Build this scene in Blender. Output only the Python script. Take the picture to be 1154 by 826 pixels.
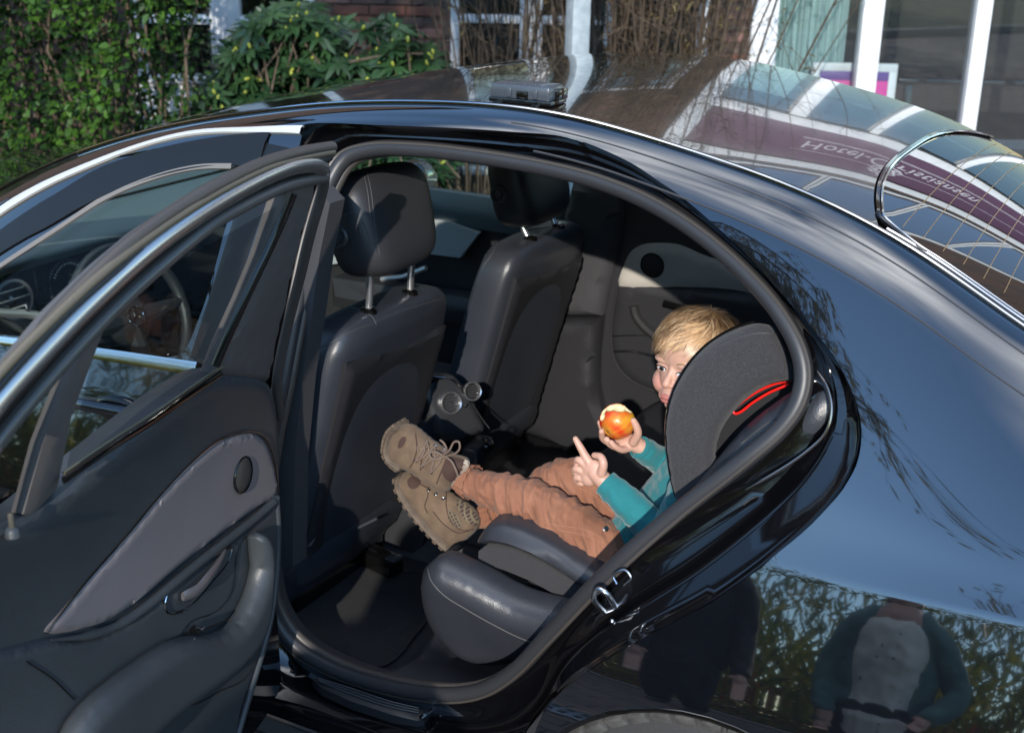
import bpy, bmesh, math, random
import numpy as np
from mathutils import Vector, Matrix, geometry, noise

random.seed(7)
SC = bpy.context.scene
for o in list(bpy.data.objects):
    bpy.data.objects.remove(o)
COL = SC.collection

# ---------------------------------------------------------------- camera
PW, PH = 1154.0, 826.0
CAM = np.array([.541, -2.727, 1.881])
FPX = 1459.6
TH, PS, RO = math.radians(19.89), math.radians(28.13), math.radians(1.18)
_s, _c = math.sin(PS), math.cos(PS)
FW = np.array([-_s*math.cos(TH), _c*math.cos(TH), -math.sin(TH)])
RT = np.array([_c, _s, 0.0])
UP = np.cross(RT, FW)
RT2 = RT*math.cos(RO) + UP*math.sin(RO)
UP2 = UP*math.cos(RO) - RT*math.sin(RO)
cam_data = bpy.data.cameras.new('camera')
cam_data.sensor_width = 36.0
cam_data.lens = 36.0*FPX/PW
cam_data.clip_start = 0.05
cam_data.clip_end = 2000
cam = bpy.data.objects.new('camera', cam_data)
COL.objects.link(cam)
M = Matrix.Identity(4)
for i in range(3):
    M[i][0], M[i][1], M[i][2], M[i][3] = RT2[i], UP2[i], -FW[i], CAM[i]
cam.matrix_world = M
SC.camera = cam
cam_data.dof.use_dof = True
cam_data.dof.focus_distance = 2.5
cam_data.dof.aperture_fstop = 5.6

# ---------------------------------------------------------------- light
SUN_DIR = Vector((0.34, -0.865, 0.350)).normalized()
w = bpy.data.worlds.new('World')
SC.world = w
w.use_nodes = True
nt = w.node_tree
nt.nodes.clear()
wo = nt.nodes.new('ShaderNodeOutputWorld')
bg = nt.nodes.new('ShaderNodeBackground')
sky = nt.nodes.new('ShaderNodeTexSky')
sky.sky_type = 'NISHITA'
sky.sun_disc = False
sky.sun_elevation = math.asin(SUN_DIR.z)
sky.sun_rotation = math.atan2(SUN_DIR.x, SUN_DIR.y)
sky.air_density = 1.25
sky.dust_density = 0.0
sky.ozone_density = 4.0
bg.inputs['Strength'].default_value = 0.15
# cloud patch added overhead, shaped so the roof rail reflects white
wtc = nt.nodes.new('ShaderNodeTexCoord')
wsep = nt.nodes.new('ShaderNodeSeparateXYZ')
wn = nt.nodes.new('ShaderNodeTexNoise'); wn.inputs['Scale'].default_value = 1.6; wn.inputs['Detail'].default_value = 7
wr = nt.nodes.new('ShaderNodeMapRange'); wr.inputs[1].default_value = .30; wr.inputs[2].default_value = .55
we = nt.nodes.new('ShaderNodeMapRange'); we.interpolation_type = 'SMOOTHSTEP'; we.inputs[1].default_value = .80; we.inputs[2].default_value = .95; we.inputs[4].default_value = .95
wm = nt.nodes.new('ShaderNodeMath'); wm.operation = 'MULTIPLY'
wx = nt.nodes.new('ShaderNodeMix'); wx.data_type = 'RGBA'; wx.inputs[7].default_value = (12, 12.2, 12.6, 1)
nt.links.new(wtc.outputs['Generated'], wsep.inputs[0]); nt.links.new(wtc.outputs['Generated'], wn.inputs['Vector'])
nt.links.new(wn.outputs['Fac'], wr.inputs[0]); nt.links.new(wsep.outputs['Z'], we.inputs[0])
nt.links.new(wr.outputs[0], wm.inputs[0]); nt.links.new(we.outputs[0], wm.inputs[1])
nt.links.new(wm.outputs[0], wx.inputs[0]); nt.links.new(sky.outputs[0], wx.inputs[6])
nt.links.new(wx.outputs[2], bg.inputs[0])
nt.links.new(bg.outputs[0], wo.inputs[0])
sl = bpy.data.lights.new('sun', 'SUN')
sl.energy = 2.0
sl.angle = math.radians(0.5)
sl.color = (1.0, 0.93, 0.84)
sun = bpy.data.objects.new('sun', sl)
COL.objects.link(sun)
sun.rotation_euler = (-SUN_DIR).to_track_quat('-Z', 'Y').to_euler()
SC.view_settings.view_transform = 'Standard'
SC.view_settings.look = 'None'
SC.view_settings.exposure = 1.35
SC.view_settings.gamma = 1.0
SC.render.engine = 'CYCLES'

# ---------------------------------------------------------------- picture <-> space helpers
def proj(P):
    d = np.asarray(P, float) - CAM
    z = d @ FW
    return np.array([PW/2 + FPX*(d @ RT2)/z, PH/2 - FPX*(d @ UP2)/z])

def un(px, py, ax, v):
    r = FW*FPX + RT2*(px-PW/2) + UP2*(PH/2-py)
    i = 'xyz'.index(ax)
    t = (v-CAM[i])/r[i]
    return CAM + r*t

class Surf:
    """a parametric surface f(u, v, w) with w the offset along its normal"""
    def __init__(self, f, u0=0, v0=0):
        self.f, self.u0, self.v0 = f, u0, v0
    def pt(self, u, v, w=0.0):
        return self.f(u, v, w)
    def inv(self, px, py, w=0.0):
        u, v = self.u0, self.v0
        tgt = np.array([px, py], float)
        for _ in range(40):
            p0 = proj(self.f(u, v, w))
            e = 1e-4
            a = (proj(self.f(u+e, v, w))-p0)/e
            b = (proj(self.f(u, v+e, w))-p0)/e
            J = np.array([[a[0], b[0]], [a[1], b[1]]])
            try:
                d = np.linalg.solve(J, tgt-p0)
            except Exception:
                break
            n = math.hypot(*d)
            if n > .3: d *= .3/n
            u += d[0]; v += d[1]
            if n < 1e-6: break
        return (u, v)
    def path(self, pxs, w=0.0):
        out = []
        for p in pxs:
            out.append(self.inv(p[0], p[1], w))
        return out

def planeS(O, U, V, N):
    O, U, V, N = [np.array(a, float) for a in (O, U, V, N)]
    U = U/np.linalg.norm(U); V = V/np.linalg.norm(V); N = N/np.linalg.norm(N)
    return Surf(lambda u, v, w: O+U*u+V*v+N*w)
def yplane(y, x0=-.5, z0=.7):      # w points toward the camera side (-y)
    return Surf(lambda u, v, w: np.array([u, y-w, v]), x0, z0)
def xplane(x, y0=0, z0=.7):        # w points rearward (+x)
    return Surf(lambda u, v, w: np.array([x+w, u, v]), y0, z0)
def zplane(z, x0=-.8, y0=-.4):
    return Surf(lambda u, v, w: np.array([u, v, z+w]), x0, y0)

def P3(px, py, y):
    return Vector(un(px, py, 'y', y))

def catmull(pts, n=6, closed=False):
    pts = [np.array(p, float) for p in pts]
    N = len(pts)
    out = []
    rng = N if closed else N-1
    for i in range(rng):
        if closed:
            p0, p1, p2, p3 = pts[(i-1) % N], pts[i], pts[(i+1) % N], pts[(i+2) % N]
        else:
            p0 = pts[i-1] if i > 0 else 2*pts[0]-pts[1]
            p1, p2 = pts[i], pts[i+1]
            p3 = pts[i+2] if i+2 < N else 2*pts[-1]-pts[-2]
        # centripetal parameterisation keeps the curve from overshooting
        a = .5
        t0 = 0
        t1 = t0+max(np.linalg.norm(p1-p0), 1e-9)**a
        t2 = t1+max(np.linalg.norm(p2-p1), 1e-9)**a
        t3 = t2+max(np.linalg.norm(p3-p2), 1e-9)**a
        for k in range(n):
            t = t1+(t2-t1)*k/n
            A1 = (t1-t)/(t1-t0)*p0+(t-t0)/(t1-t0)*p1
            A2 = (t2-t)/(t2-t1)*p1+(t-t1)/(t2-t1)*p2
            A3 = (t3-t)/(t3-t2)*p2+(t-t2)/(t3-t2)*p3
            B1 = (t2-t)/(t2-t0)*A1+(t-t0)/(t2-t0)*A2
            B2 = (t3-t)/(t3-t1)*A2+(t-t1)/(t3-t1)*A3
            out.append((t2-t)/(t2-t1)*B1+(t-t1)/(t2-t1)*B2)
    if not closed:
        out.append(pts[-1])
    return out

def resample(pts, n, closed=False):
    P = [np.array(p, float) for p in pts]
    if closed: P = P+[P[0]]
    d = [0]
    for a, b in zip(P, P[1:]): d.append(d[-1]+np.linalg.norm(b-a))
    out = []
    m = n if closed else n-1
    j = 0
    for i in range(n):
        t = d[-1]*i/m
        while j < len(P)-2 and d[j+1] < t: j += 1
        k = (t-d[j])/max(d[j+1]-d[j], 1e-9)
        out.append(P[j]*(1-k)+P[j+1]*k)
    return out

# ---------------------------------------------------------------- object helpers
def tag(o, label=None, cat=None, group=None, kind=None):
    if label: o['label'] = label
    if cat: o['category'] = cat
    if group: o['group'] = group
    if kind: o['kind'] = kind
    return o

def empty(name, loc=(0, 0, 0), label=None, cat=None, group=None):
    o = bpy.data.objects.new(name, None)
    COL.objects.link(o)
    o.location = loc
    o.empty_display_size = .1
    tag(o, label, cat, group)
    return o

def link(name, me, m, parent=None, smooth=True, sharp=40):
    o = bpy.data.objects.new(name, me)
    COL.objects.link(o)
    if m is not None:
        for k in (m if isinstance(m, (list, tuple)) else [m]):
            me.materials.append(k)
    if smooth:
        me.polygons.foreach_set('use_smooth', [True]*len(me.polygons))
        me.set_sharp_from_angle(angle=math.radians(sharp))
    if parent is not None:
        o.parent = parent
        o.matrix_parent_inverse = Matrix.Translation(-abs_loc(parent))
    return o

def abs_loc(o):
    v = Vector(o.location)
    if o.parent is not None:
        # children are stored in world space, their parents carry only a location
        v = v + o.matrix_parent_inverse.translation + abs_loc(o.parent)
    return v

def obj(name, verts, faces, m, parent=None, smooth=True, sharp=40):
    me = bpy.data.meshes.new(name)
    me.from_pydata([tuple(v) for v in verts], [], [tuple(f) for f in faces])
    me.update()
    return link(name, me, m, parent, smooth, sharp)

def bmobj(name, bm, m, parent=None, smooth=True, sharp=40):
    me = bpy.data.meshes.new(name)
    bm.to_mesh(me)
    bm.free()
    return link(name, me, m, parent, smooth, sharp)

class MB:
    """collects shapes into one mesh"""
    def __init__(self): self.v, self.f, self.mi = [], [], []
    def add(self, v, f, mi=0):
        b = len(self.v)
        self.v += [tuple(p) for p in v]
        self.f += [tuple(b+i for i in q) for q in f]
        self.mi += [mi]*len(f)
        return self
    def build(self, name, m, parent=None, smooth=True, sharp=40):
        o = obj(name, self.v, self.f, m, parent, smooth, sharp)
        if any(self.mi): o.data.polygons.foreach_set('material_index', self.mi)
        return o

def box_vf(c, s, rot=None, bev=0.0):
    bm = bmesh.new()
    bmesh.ops.create_cube(bm, size=1)
    for v in bm.verts: v.co = Vector((v.co.x*s[0], v.co.y*s[1], v.co.z*s[2]))
    if bev > 0:
        bmesh.ops.bevel(bm, geom=list(bm.edges), offset=bev, segments=2, profile=.5, affect='EDGES')
    if rot is not None:
        bmesh.ops.transform(bm, matrix=rot.to_4x4(), verts=bm.verts)
    c = Vector(c)
    vs = [v.co+c for v in bm.verts]
    bm.verts.index_update()
    fs = [[v.index for v in f.verts] for f in bm.faces]
    bm.free()
    return vs, fs

def ell_vf(c, r, rot=None, nu=20, nv=12):
    vs, fs = [], []
    c = Vector(c)
    for j in range(1, nv):
        a = math.pi*j/nv
        for i in range(nu):
            b = 2*math.pi*i/nu
            p = Vector((r[0]*math.sin(a)*math.cos(b), r[1]*math.sin(a)*math.sin(b), r[2]*math.cos(a)))
            if rot is not None: p = rot @ p
            vs.append(c+p)
    t = Vector((0, 0, r[2])); b_ = Vector((0, 0, -r[2]))
    if rot is not None: t = rot @ t; b_ = rot @ b_
    vs.append(c+t); vs.append(c+b_)
    T, B = len(vs)-2, len(vs)-1
    for j in range(nv-2):
        for i in range(nu):
            k = (i+1) % nu
            fs.append((j*nu+i, (j+1)*nu+i, (j+1)*nu+k, j*nu+k))
    for i in range(nu):
        k = (i+1) % nu
        fs.append((T, i, k)); fs.append((B, (nv-2)*nu+k, (nv-2)*nu+i))
    return vs, fs

def tube_vf(pts, r, n=10, closed=False, caps=True, up=None, flat=1.0):
    P = [Vector(p) for p in pts]
    N = len(P)
    R = r if isinstance(r, (list, tuple)) else [r]*N
    T = []
    for i in range(N):
        if closed: t = P[(i+1) % N]-P[i-1]
        else: t = P[min(i+1, N-1)]-P[max(i-1, 0)]
        if t.length < 1e-9: t = Vector((0, 0, 1))
        T.append(t.normalized())
    a = Vector(up) if up is not None else (Vector((0, 0, 1)) if abs(T[0].z) < .9 else Vector((1, 0, 0)))
    vs, fs = [], []
    u = (a-T[0]*a.dot(T[0])).normalized()
    for i in range(N):
        if up is not None:
            u = (a-T[i]*a.dot(T[i]))
        else:
            u = (u-T[i]*u.dot(T[i]))
        u = u.normalized() if u.length > 1e-9 else Vector((1, 0, 0))
        w = T[i].cross(u)
        for k in range(n):
            b = 2*math.pi*k/n
            vs.append(P[i]+(u*math.cos(b)*flat+w*math.sin(b))*R[i])
    m = N if closed else N-1
    for i in range(m):
        j = (i+1) % N
        for k in range(n):
            l = (k+1) % n
            fs.append((i*n+k, i*n+l, j*n+l, j*n+k))
    if caps and not closed:
        fs.append(tuple(range(n-1, -1, -1)))
        fs.append(tuple((N-1)*n+k for k in range(n)))
    return vs, fs

def tube(name, pts, r, m, parent=None, n=10, closed=False, up=None, flat=1.0):
    v, f = tube_vf(pts, r, n, closed, True, up, flat)
    return obj(name, v, f, m, parent)

def lathe_vf(prof, C, axis, n=32, caps=False):
    """prof: (radius, along-axis) list"""
    C = Vector(C); A = Vector(axis).normalized()
    q = A.to_track_quat('Z', 'Y').to_matrix()
    vs, fs = [], []
    for (r, h) in prof:
        for k in range(n):
            b = 2*math.pi*k/n
            vs.append(C+q @ Vector((r*math.cos(b), r*math.sin(b), h)))
    for j in range(len(prof)-1):
        for k in range(n):
            l = (k+1) % n
            fs.append((j*n+k, j*n+l, (j+1)*n+l, (j+1)*n+k))
    if caps:
        fs.append(tuple(range(n-1, -1, -1)))
        fs.append(tuple((len(prof)-1)*n+k for k in range(n)))
    return vs, fs
def lathe(name, prof, C, axis, m, parent=None, n=32, caps=False):
    v, f = lathe_vf(prof, C, axis, n, caps)
    return obj(name, v, f, m, parent)

def inpoly(pts, poly):
    x, y = pts[:, 0], pts[:, 1]
    c = np.zeros(len(pts), bool)
    n = len(poly)
    for i in range(n):
        x1, y1 = poly[i]; x2, y2 = poly[i-1]
        k = ((y1 > y) != (y2 > y))
        with np.errstate(divide='ignore', invalid='ignore'):
            xx = (x2-x1)*(y-y1)/(y2-y1)+x1
        c ^= k & (x < xx)
    return c
def bdist(pts, poly):
    A = np.array(poly); B = np.roll(A, -1, axis=0)
    d = np.full(len(pts), 1e9)
    for a, b in zip(A, B):
        ab = b-a; L = max(ab @ ab, 1e-12)
        t = np.clip(((pts-a) @ ab)/L, 0, 1)
        q = a+t[:, None]*ab
        d = np.minimum(d, np.hypot(*(pts-q).T))
    return d

def trimesh2d(poly, holes=(), res=.02):
    """constrained triangulation of an outline with evenly spread inner points"""
    poly = [tuple(map(float, p[:2])) for p in poly]
    holes = [[tuple(map(float, p[:2])) for p in h] for h in holes]
    A = np.array(poly)
    x0, y0 = A.min(0); x1, y1 = A.max(0)
    gx = np.arange(x0, x1, res); gy = np.arange(y0, y1, res*.866)
    g = np.array([(x+(res/2 if j % 2 else 0), y) for j, y in enumerate(gy) for x in gx]).reshape(-1, 2)
    k = inpoly(g, poly) & (bdist(g, poly) > res*.45) if len(g) else np.zeros(0, bool)
    for h in holes:
        k &= ~inpoly(g, h) & (bdist(g, h) > res*.45)
    g = g[k]
    verts = [Vector(p) for p in poly]
    edges = [(i, (i+1) % len(poly)) for i in range(len(poly))]
    for h in holes:
        b = len(verts)
        verts += [Vector(p) for p in h]
        edges += [(b+i, b+(i+1) % len(h)) for i in range(len(h))]
    verts += [Vector(p) for p in g]
    r = geometry.delaunay_2d_cdt(verts, edges, [], 0, 1e-7)
    V = np.array([tuple(v) for v in r[0]])
    F = np.array([tuple(f) for f in r[2]])
    c = V[F].mean(1)
    k = inpoly(c, poly)
    for h in holes: k &= ~inpoly(c, h)
    F = F[k]
    used = np.unique(F)
    mp = -np.ones(len(V), int); mp[used] = np.arange(len(used))
    V = V[used]; F = mp[F]
    d = bdist(V, poly)
    for h in holes: d = np.minimum(d, bdist(V, h))
    # orient
    a, b, cc = V[F[:, 0]], V[F[:, 1]], V[F[:, 2]]
    s = (b[:, 0]-a[:, 0])*(cc[:, 1]-a[:, 1])-(b[:, 1]-a[:, 1])*(cc[:, 0]-a[:, 0])
    F[s < 0] = F[s < 0][:, ::-1]
    return V, F, d

def rnd(d, r, h):
    t = np.clip(d/r, 0, 1)
    return h*np.sqrt(np.maximum(0, 1-(1-t)**2))

def sheet(name, S, poly, m, parent=None, holes=(), res=.02, w=0.0, edge=(0, 0), thick=0, disp=None, sharp=40):
    """a panel on surface S: rounded edge=(radius, drop), solid with thickness thick"""
    V, F, d = trimesh2d(poly, holes, res)
    off = np.full(len(V), w)
    if edge[0] > 0: off = off - edge[1] + rnd(d, edge[0], edge[1])
    if disp is not None: off = off+np.array([disp(p[0], p[1], q) for p, q in zip(V, d)])
    P = [S.pt(p[0], p[1], o) for p, o in zip(V, off)]
    F = [list(f) for f in F]
    if thick:
        n = len(P)
        P += [S.pt(p[0], p[1], min(o, w)-thick) for p, o in zip(V, off)]
        E = {}
        for f in F:
            for i in range(3):
                E[(f[i], f[(i+1) % 3])] = 1
        G = [[q+n for q in f[::-1]] for f in F]
        for (a, b) in E:
            if (b, a) not in E: G.append([b, a, a+n, b+n])
        F = F+G
    return obj(name, P, F, m, parent, sharp=sharp)

def pillow(name, S, poly, m, parent=None, h=.04, r=.05, hb=None, res=.015, w=0.0, bend=None, disp=None):
    """a closed cushion: the outline inflated to both sides of surface S"""
    V, F, d = trimesh2d(poly, (), res)
    hb = h if hb is None else hb
    b = np.array([bend(p[0], p[1]) for p in V]) if bend else np.zeros(len(V))
    f1 = rnd(d, r, h); f2 = rnd(d, r, hb)
    if disp is not None: f1 = f1+np.array([disp(p[0], p[1], q) for p, q in zip(V, d)])
    P = [S.pt(p[0], p[1], w+bb+o) for p, bb, o in zip(V, b, f1)]
    n = len(P)
    mp = {}
    for i in range(n):
        if d[i] < 1e-6: mp[i] = i
        else:
            mp[i] = len(P)
            P.append(S.pt(V[i][0], V[i][1], w+b[i]-f2[i]))
    F = [list(f) for f in F]
    F += [[mp[q] for q in f[::-1]] for f in F]
    o = obj(name, P, F, m, parent, sharp=60)
    return o

def loft(name, rows, m, parent=None, closed=False, sharp=40, flip=False):
    n = len(rows[0])
    V = [p for r in rows for p in r]
    F = []
    for j in range(len(rows)-1):
        for i in range(n if closed else n-1):
            k = (i+1) % n
            q = (j*n+i, j*n+k, (j+1)*n+k, (j+1)*n+i)
            F.append(q[::-1] if flip else q)
    return obj(name, V, F, m, parent, sharp=sharp)

def remesh(name, shapes, voxel, m, parent=None, smooth=2, disp=None, col=None):
    """shapes (closed volumes) fused to one continuous skin"""
    mb = MB()
    for v, f in shapes: mb.add(v, f)
    me = bpy.data.meshes.new('tmp')
    me.from_pydata(mb.v, [], mb.f)
    t = bpy.data.objects.new('tmp', me)
    COL.objects.link(t)
    md = t.modifiers.new('r', 'REMESH'); md.mode = 'VOXEL'; md.voxel_size = voxel
    if smooth:
        ms = t.modifiers.new('s', 'SMOOTH'); ms.iterations = smooth; ms.factor = .5
    dg = bpy.context.evaluated_depsgraph_get()
    dg.update()
    me2 = bpy.data.meshes.new_from_object(t.evaluated_get(dg))
    bpy.data.objects.remove(t)
    me2.name = name
    if disp is not None:
        me2.update()
        nn = [v.normal.copy() for v in me2.vertices]
        for v, q in zip(me2.vertices, nn):
            v.co = v.co+q*disp(v.co, q)
    if col is not None:
        ca = me2.color_attributes.new('tint', 'FLOAT_COLOR', 'POINT')
        for i, v in enumerate(me2.vertices):
            c = col(v.co)
            ca.data[i].color = (c[0], c[1], c[2], 1)
    me2.materials.clear()
    return link(name, me2, m, parent, sharp=180)

def capsule(a, b, ra, rb=None, n=16):
    rb = ra if rb is None else rb
    a, b = Vector(a), Vector(b)
    d = b-a; L = d.length; t = d.normalized() if L > 1e-9 else Vector((0, 0, 1))
    pts, R = [], []
    for i in range(5):
        q = math.pi/2*(i/5)
        pts.append(a-t*ra*math.cos(q)); R.append(max(ra*math.sin(q), ra*.02))
    pts.append(a); R.append(ra)
    pts.append(b); R.append(rb)
    for i in range(4, -1, -1):
        q = math.pi/2*(i/5)
        pts.append(b+t*rb*math.cos(q)); R.append(max(rb*math.sin(q), rb*.02))
    return tube_vf(pts, R, n)

def chain(pts, rad, n=16):
    """one smooth closed limb through joints with a radius each"""
    A = [np.array([*p, r]) for p, r in zip(pts, rad)]
    C = catmull(A, 5)
    P = [c[:3] for c in C]; R = [float(c[3]) for c in C]
    a, b = Vector(P[0]), Vector(P[-1])
    ta = (Vector(P[1])-a).normalized(); tb = (b-Vector(P[-2])).normalized()
    pre = [(a-ta*R[0]*math.cos(math.pi/2*i/4), R[0]*max(math.sin(math.pi/2*i/4), .03)) for i in range(4)]
    pos = [(b+tb*R[-1]*math.cos(math.pi/2*i/4), R[-1]*max(math.sin(math.pi/2*i/4), .03)) for i in range(3, -1, -1)]
    return tube_vf([p for p, _ in pre]+P+[p for p, _ in pos], [r for _, r in pre]+R+[r for _, r in pos], n)

# ---------------------------------------------------------------- materials
def mat(name, col, rough=.5, metal=0.0, coat=0.0, bump=None, var=None, spec=None, sheen=0.0, coatr=.03, detail=4, alpha=None, ior=None):
    """bump=(scale, strength, distance, kind); var=(scale, other colour, factor)"""
    m = bpy.data.materials.new(name)
    m.use_nodes = True
    nt = m.node_tree
    b = nt.nodes['Principled BSDF']
    b.inputs['Base Color'].default_value = (*col, 1)
    b.inputs['Roughness'].default_value = rough
    b.inputs['Metallic'].default_value = metal
    b.inputs['Coat Weight'].default_value = coat
    b.inputs['Coat Roughness'].default_value = coatr
    if spec is not None: b.inputs['Specular IOR Level'].default_value = spec
    if ior is not None: b.inputs['IOR'].default_value = ior
    if sheen: 
        b.inputs['Sheen Weight'].default_value = sheen
    tc = nt.nodes.new('ShaderNodeTexCoord')
    if var is not None:
        n = nt.nodes.new('ShaderNodeTexNoise')
        n.inputs['Scale'].default_value = var[0]
        n.inputs['Detail'].default_value = detail
        r = nt.nodes.new('ShaderNodeValToRGB')
        r.color_ramp.elements[0].position = .35
        r.color_ramp.elements[1].position = .68
        r.color_ramp.elements[0].color = (*col, 1)
        r.color_ramp.elements[1].color = (*var[1], 1)
        nt.links.new(tc.outputs['Object'], n.inputs['Vector'])
        nt.links.new(n.outputs['Fac'], r.inputs['Fac'])
        nt.links.new(r.outputs['Color'], b.inputs['Base Color'])
    if bump is not None:
        kind = bump[3] if len(bump) > 3 else 'noise'
        if kind == 'voronoi':
            n = nt.nodes.new('ShaderNodeTexVoronoi'); out = n.outputs['Distance']
        elif kind == 'wave':
            n = nt.nodes.new('ShaderNodeTexWave'); out = n.outputs['Fac']
        else:
            n = nt.nodes.new('ShaderNodeTexNoise'); n.inputs['Detail'].default_value = 5; out = n.outputs['Fac']
        n.inputs['Scale'].default_value = bump[0]
        bp = nt.nodes.new('ShaderNodeBump')
        bp.inputs['Strength'].default_value = bump[1]
        bp.inputs['Distance'].default_value = bump[2]
        nt.links.new(tc.outputs['Object'], n.inputs['Vector'])
        nt.links.new(out, bp.inputs['Height'])
        nt.links.new(bp.outputs['Normal'], b.inputs['Normal'])
    return m

def glassmat(name, tint=(1, 1, 1), dark=1.0, rough=0.0, refl=1.0):
    """thin pane: clear with a Fresnel reflection"""
    m = bpy.data.materials.new(name)
    m.use_nodes = True
    nt = m.node_tree
    nt.nodes.clear()
    o = nt.nodes.new('ShaderNodeOutputMaterial')
    mx = nt.nodes.new('ShaderNodeMixShader')
    t = nt.nodes.new('ShaderNodeBsdfTransparent')
    g = nt.nodes.new('ShaderNodeBsdfGlossy')
    fr = nt.nodes.new('ShaderNodeFresnel')
    # a pane has two parallel faces: the same reflection from either side
    ge = nt.nodes.new('ShaderNodeNewGeometry')
    ir = nt.nodes.new('ShaderNodeMapRange')
    n_ = 1.42+.25*refl
    ir.inputs[3].default_value = n_; ir.inputs[4].default_value = 1/n_
    nt.links.new(ge.outputs['Backfacing'], ir.inputs[0]); nt.links.new(ir.outputs[0], fr.inputs['IOR'])
    t.inputs['Color'].default_value = (tint[0]*dark, tint[1]*dark, tint[2]*dark, 1)
    g.inputs['Roughness'].default_value = rough
    g.inputs['Color'].default_value = (1, 1, 1, 1)
    nt.links.new(fr.outputs[0], mx.inputs[0])
    nt.links.new(t.outputs[0], mx.inputs[1])
    nt.links.new(g.outputs[0], mx.inputs[2])
    nt.links.new(mx.outputs[0], o.inputs[0])
    return m

PAINT = mat('black_paint', (.003, .0038, .0055), .04, spec=1.0, coat=1.0, coatr=.01, bump=(9, .005, .01))
PAINT.node_tree.nodes['Principled BSDF'].inputs['Coat IOR'].default_value = 1.68
JAMB = mat('jamb_paint', (.003, .003, .004), .07, spec=.5, coat=.6, coatr=.04)
def roof_mat():
    m = mat('dusty_roof_glass', (.004, .004, .0045), .12, spec=.5, coat=1.0, coatr=.012, bump=(160, .03, .002))
    nt = m.node_tree; b = nt.nodes['Principled BSDF']
    tc = nt.nodes.new('ShaderNodeTexCoord')
    a = nt.nodes.new('ShaderNodeTexNoise'); a.inputs['Scale'].default_value = 800; a.inputs['Detail'].default_value = 2
    c = nt.nodes.new('ShaderNodeTexNoise'); c.inputs['Scale'].default_value = 5; c.inputs['Detail'].default_value = 5
    r1 = nt.nodes.new('ShaderNodeMapRange'); r1.inputs[1].default_value = .47; r1.inputs[2].default_value = .80
    r2 = nt.nodes.new('ShaderNodeMapRange'); r2.inputs[1].default_value = .3; r2.inputs[2].default_value = .75; r2.inputs[3].default_value = .25
    mu = nt.nodes.new('ShaderNodeMath'); mu.operation = 'MULTIPLY'
    mx = nt.nodes.new('ShaderNodeMix'); mx.data_type = 'RGBA'
    mx.inputs[6].default_value = (.004, .004, .0045, 1); mx.inputs[7].default_value = (.17, .125, .08, 1)
    nt.links.new(tc.outputs['Object'], a.inputs['Vector']); nt.links.new(tc.outputs['Object'], c.inputs['Vector'])
    nt.links.new(a.outputs['Fac'], r1.inputs[0]); nt.links.new(c.outputs['Fac'], r2.inputs[0])
    nt.links.new(r1.outputs[0], mu.inputs[0]); nt.links.new(r2.outputs[0], mu.inputs[1])
    nt.links.new(mu.outputs[0], mx.inputs[0]); nt.links.new(mx.outputs[2], b.inputs['Base Color'])
    return m
ROOFM = roof_mat()
CHROME = mat('chrome', (.8, .8, .8), .08, 1.0)
CHROME_S = mat('softly_lit_chrome', (.80, .80, .80), .2, .92)
SATIN = mat('satin_aluminium_trim', (.80, .77, .73), .38, .85)
STEEL = mat('bare_steel', (.6, .62, .65), .25, 1.0, bump=(60, .1, .002))
RUBBER = mat('rubber_seal', (.028, .029, .033), .42, bump=(300, .06, .001), spec=.5)
RUBBER_B = mat('brownish_rubber_seal', (.055, .048, .043), .45, bump=(300, .06, .001))
GREYSEAL = mat('satin_grey_frame', (.075, .072, .07), .3, coat=.25, coatr=.2, bump=(200, .05, .001))
LEATHER = mat('dark_blue_grey_leather', (.026, .030, .039), .36, bump=(420, .28, .0012, 'voronoi'), var=(9, (.033, .037, .047), 1), spec=.7)
LEATHER_D = mat('black_leather', (.030, .030, .034), .42, bump=(420, .3, .0012, 'voronoi'))
DOORSKIN = mat('soft_teal_grey_vinyl', (.034, .040, .045), .45, bump=(350, .25, .001, 'voronoi'), var=(5, (.042, .048, .053), 1))
SHELL = mat('black_seatback_plastic', (.020, .020, .023), .45, bump=(300, .2, .001, 'voronoi'))
PLASTIC = mat('black_plastic', (.026, .027, .030), .36, bump=(350, .12, .0008))
PIANO = mat('gloss_black_plastic', (.004, .004, .004), .08, coat=.5)
NAVYTRIM = mat('navy_grey_sill_trim', (.034, .039, .048), .36, bump=(500, .15, .0008))
CARPET = mat('black_carpet', (.022, .022, .024), .95, bump=(900, 1.0, .004), var=(300, (.045, .044, .044), 1), sheen=.2)
MATM = mat('floor_mat_pile', (.012, .012, .013), .95, bump=(600, 1.0, .006), var=(380, (.050, .048, .048), 1))
MATEDGE = mat('mat_edging', (.018, .018, .019), .8, bump=(300, .4, .002))
BPILL = mat('dark_pillar_cloth', (.036, .036, .040), .8, bump=(700, .5, .001))
TAUPE = mat('taupe_door_panel', (.155, .138, .140), .5, bump=(900, .2, .0006), var=(6, (.17, .15, .152), 1))
DOORPIL = mat('brown_grey_pillar_trim', (.085, .076, .073), .6, bump=(700, .5, .001), var=(30, (.10, .09, .086), 1))
PALEPANEL = mat('pale_grey_trim', (.42, .40, .36), .45, bump=(400, .1, .0006))
HEADLINER = mat('headliner_cloth', (.03, .03, .031), .9)
FABRIC = mat('charcoal_melange_fabric', (.018, .018, .021), .9, bump=(1200, .8, .001), var=(700, (.050, .050, .057), 1), sheen=.15, detail=2)
STITCH = mat('dark_stitching', (.06, .062, .066), .6)
REDSTRAP = mat('red_strap_guide', (.75, .015, .01), .35, bump=(200, .1, .001))
GLASS = glassmat('clear_car_glass', (.82, .92, .88))
GLASSD = glassmat('privacy_glass', (.32, .34, .34))
GLASSDOOR = glassmat('door_window_glass', (.62, .64, .64), refl=-1.2)
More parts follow.
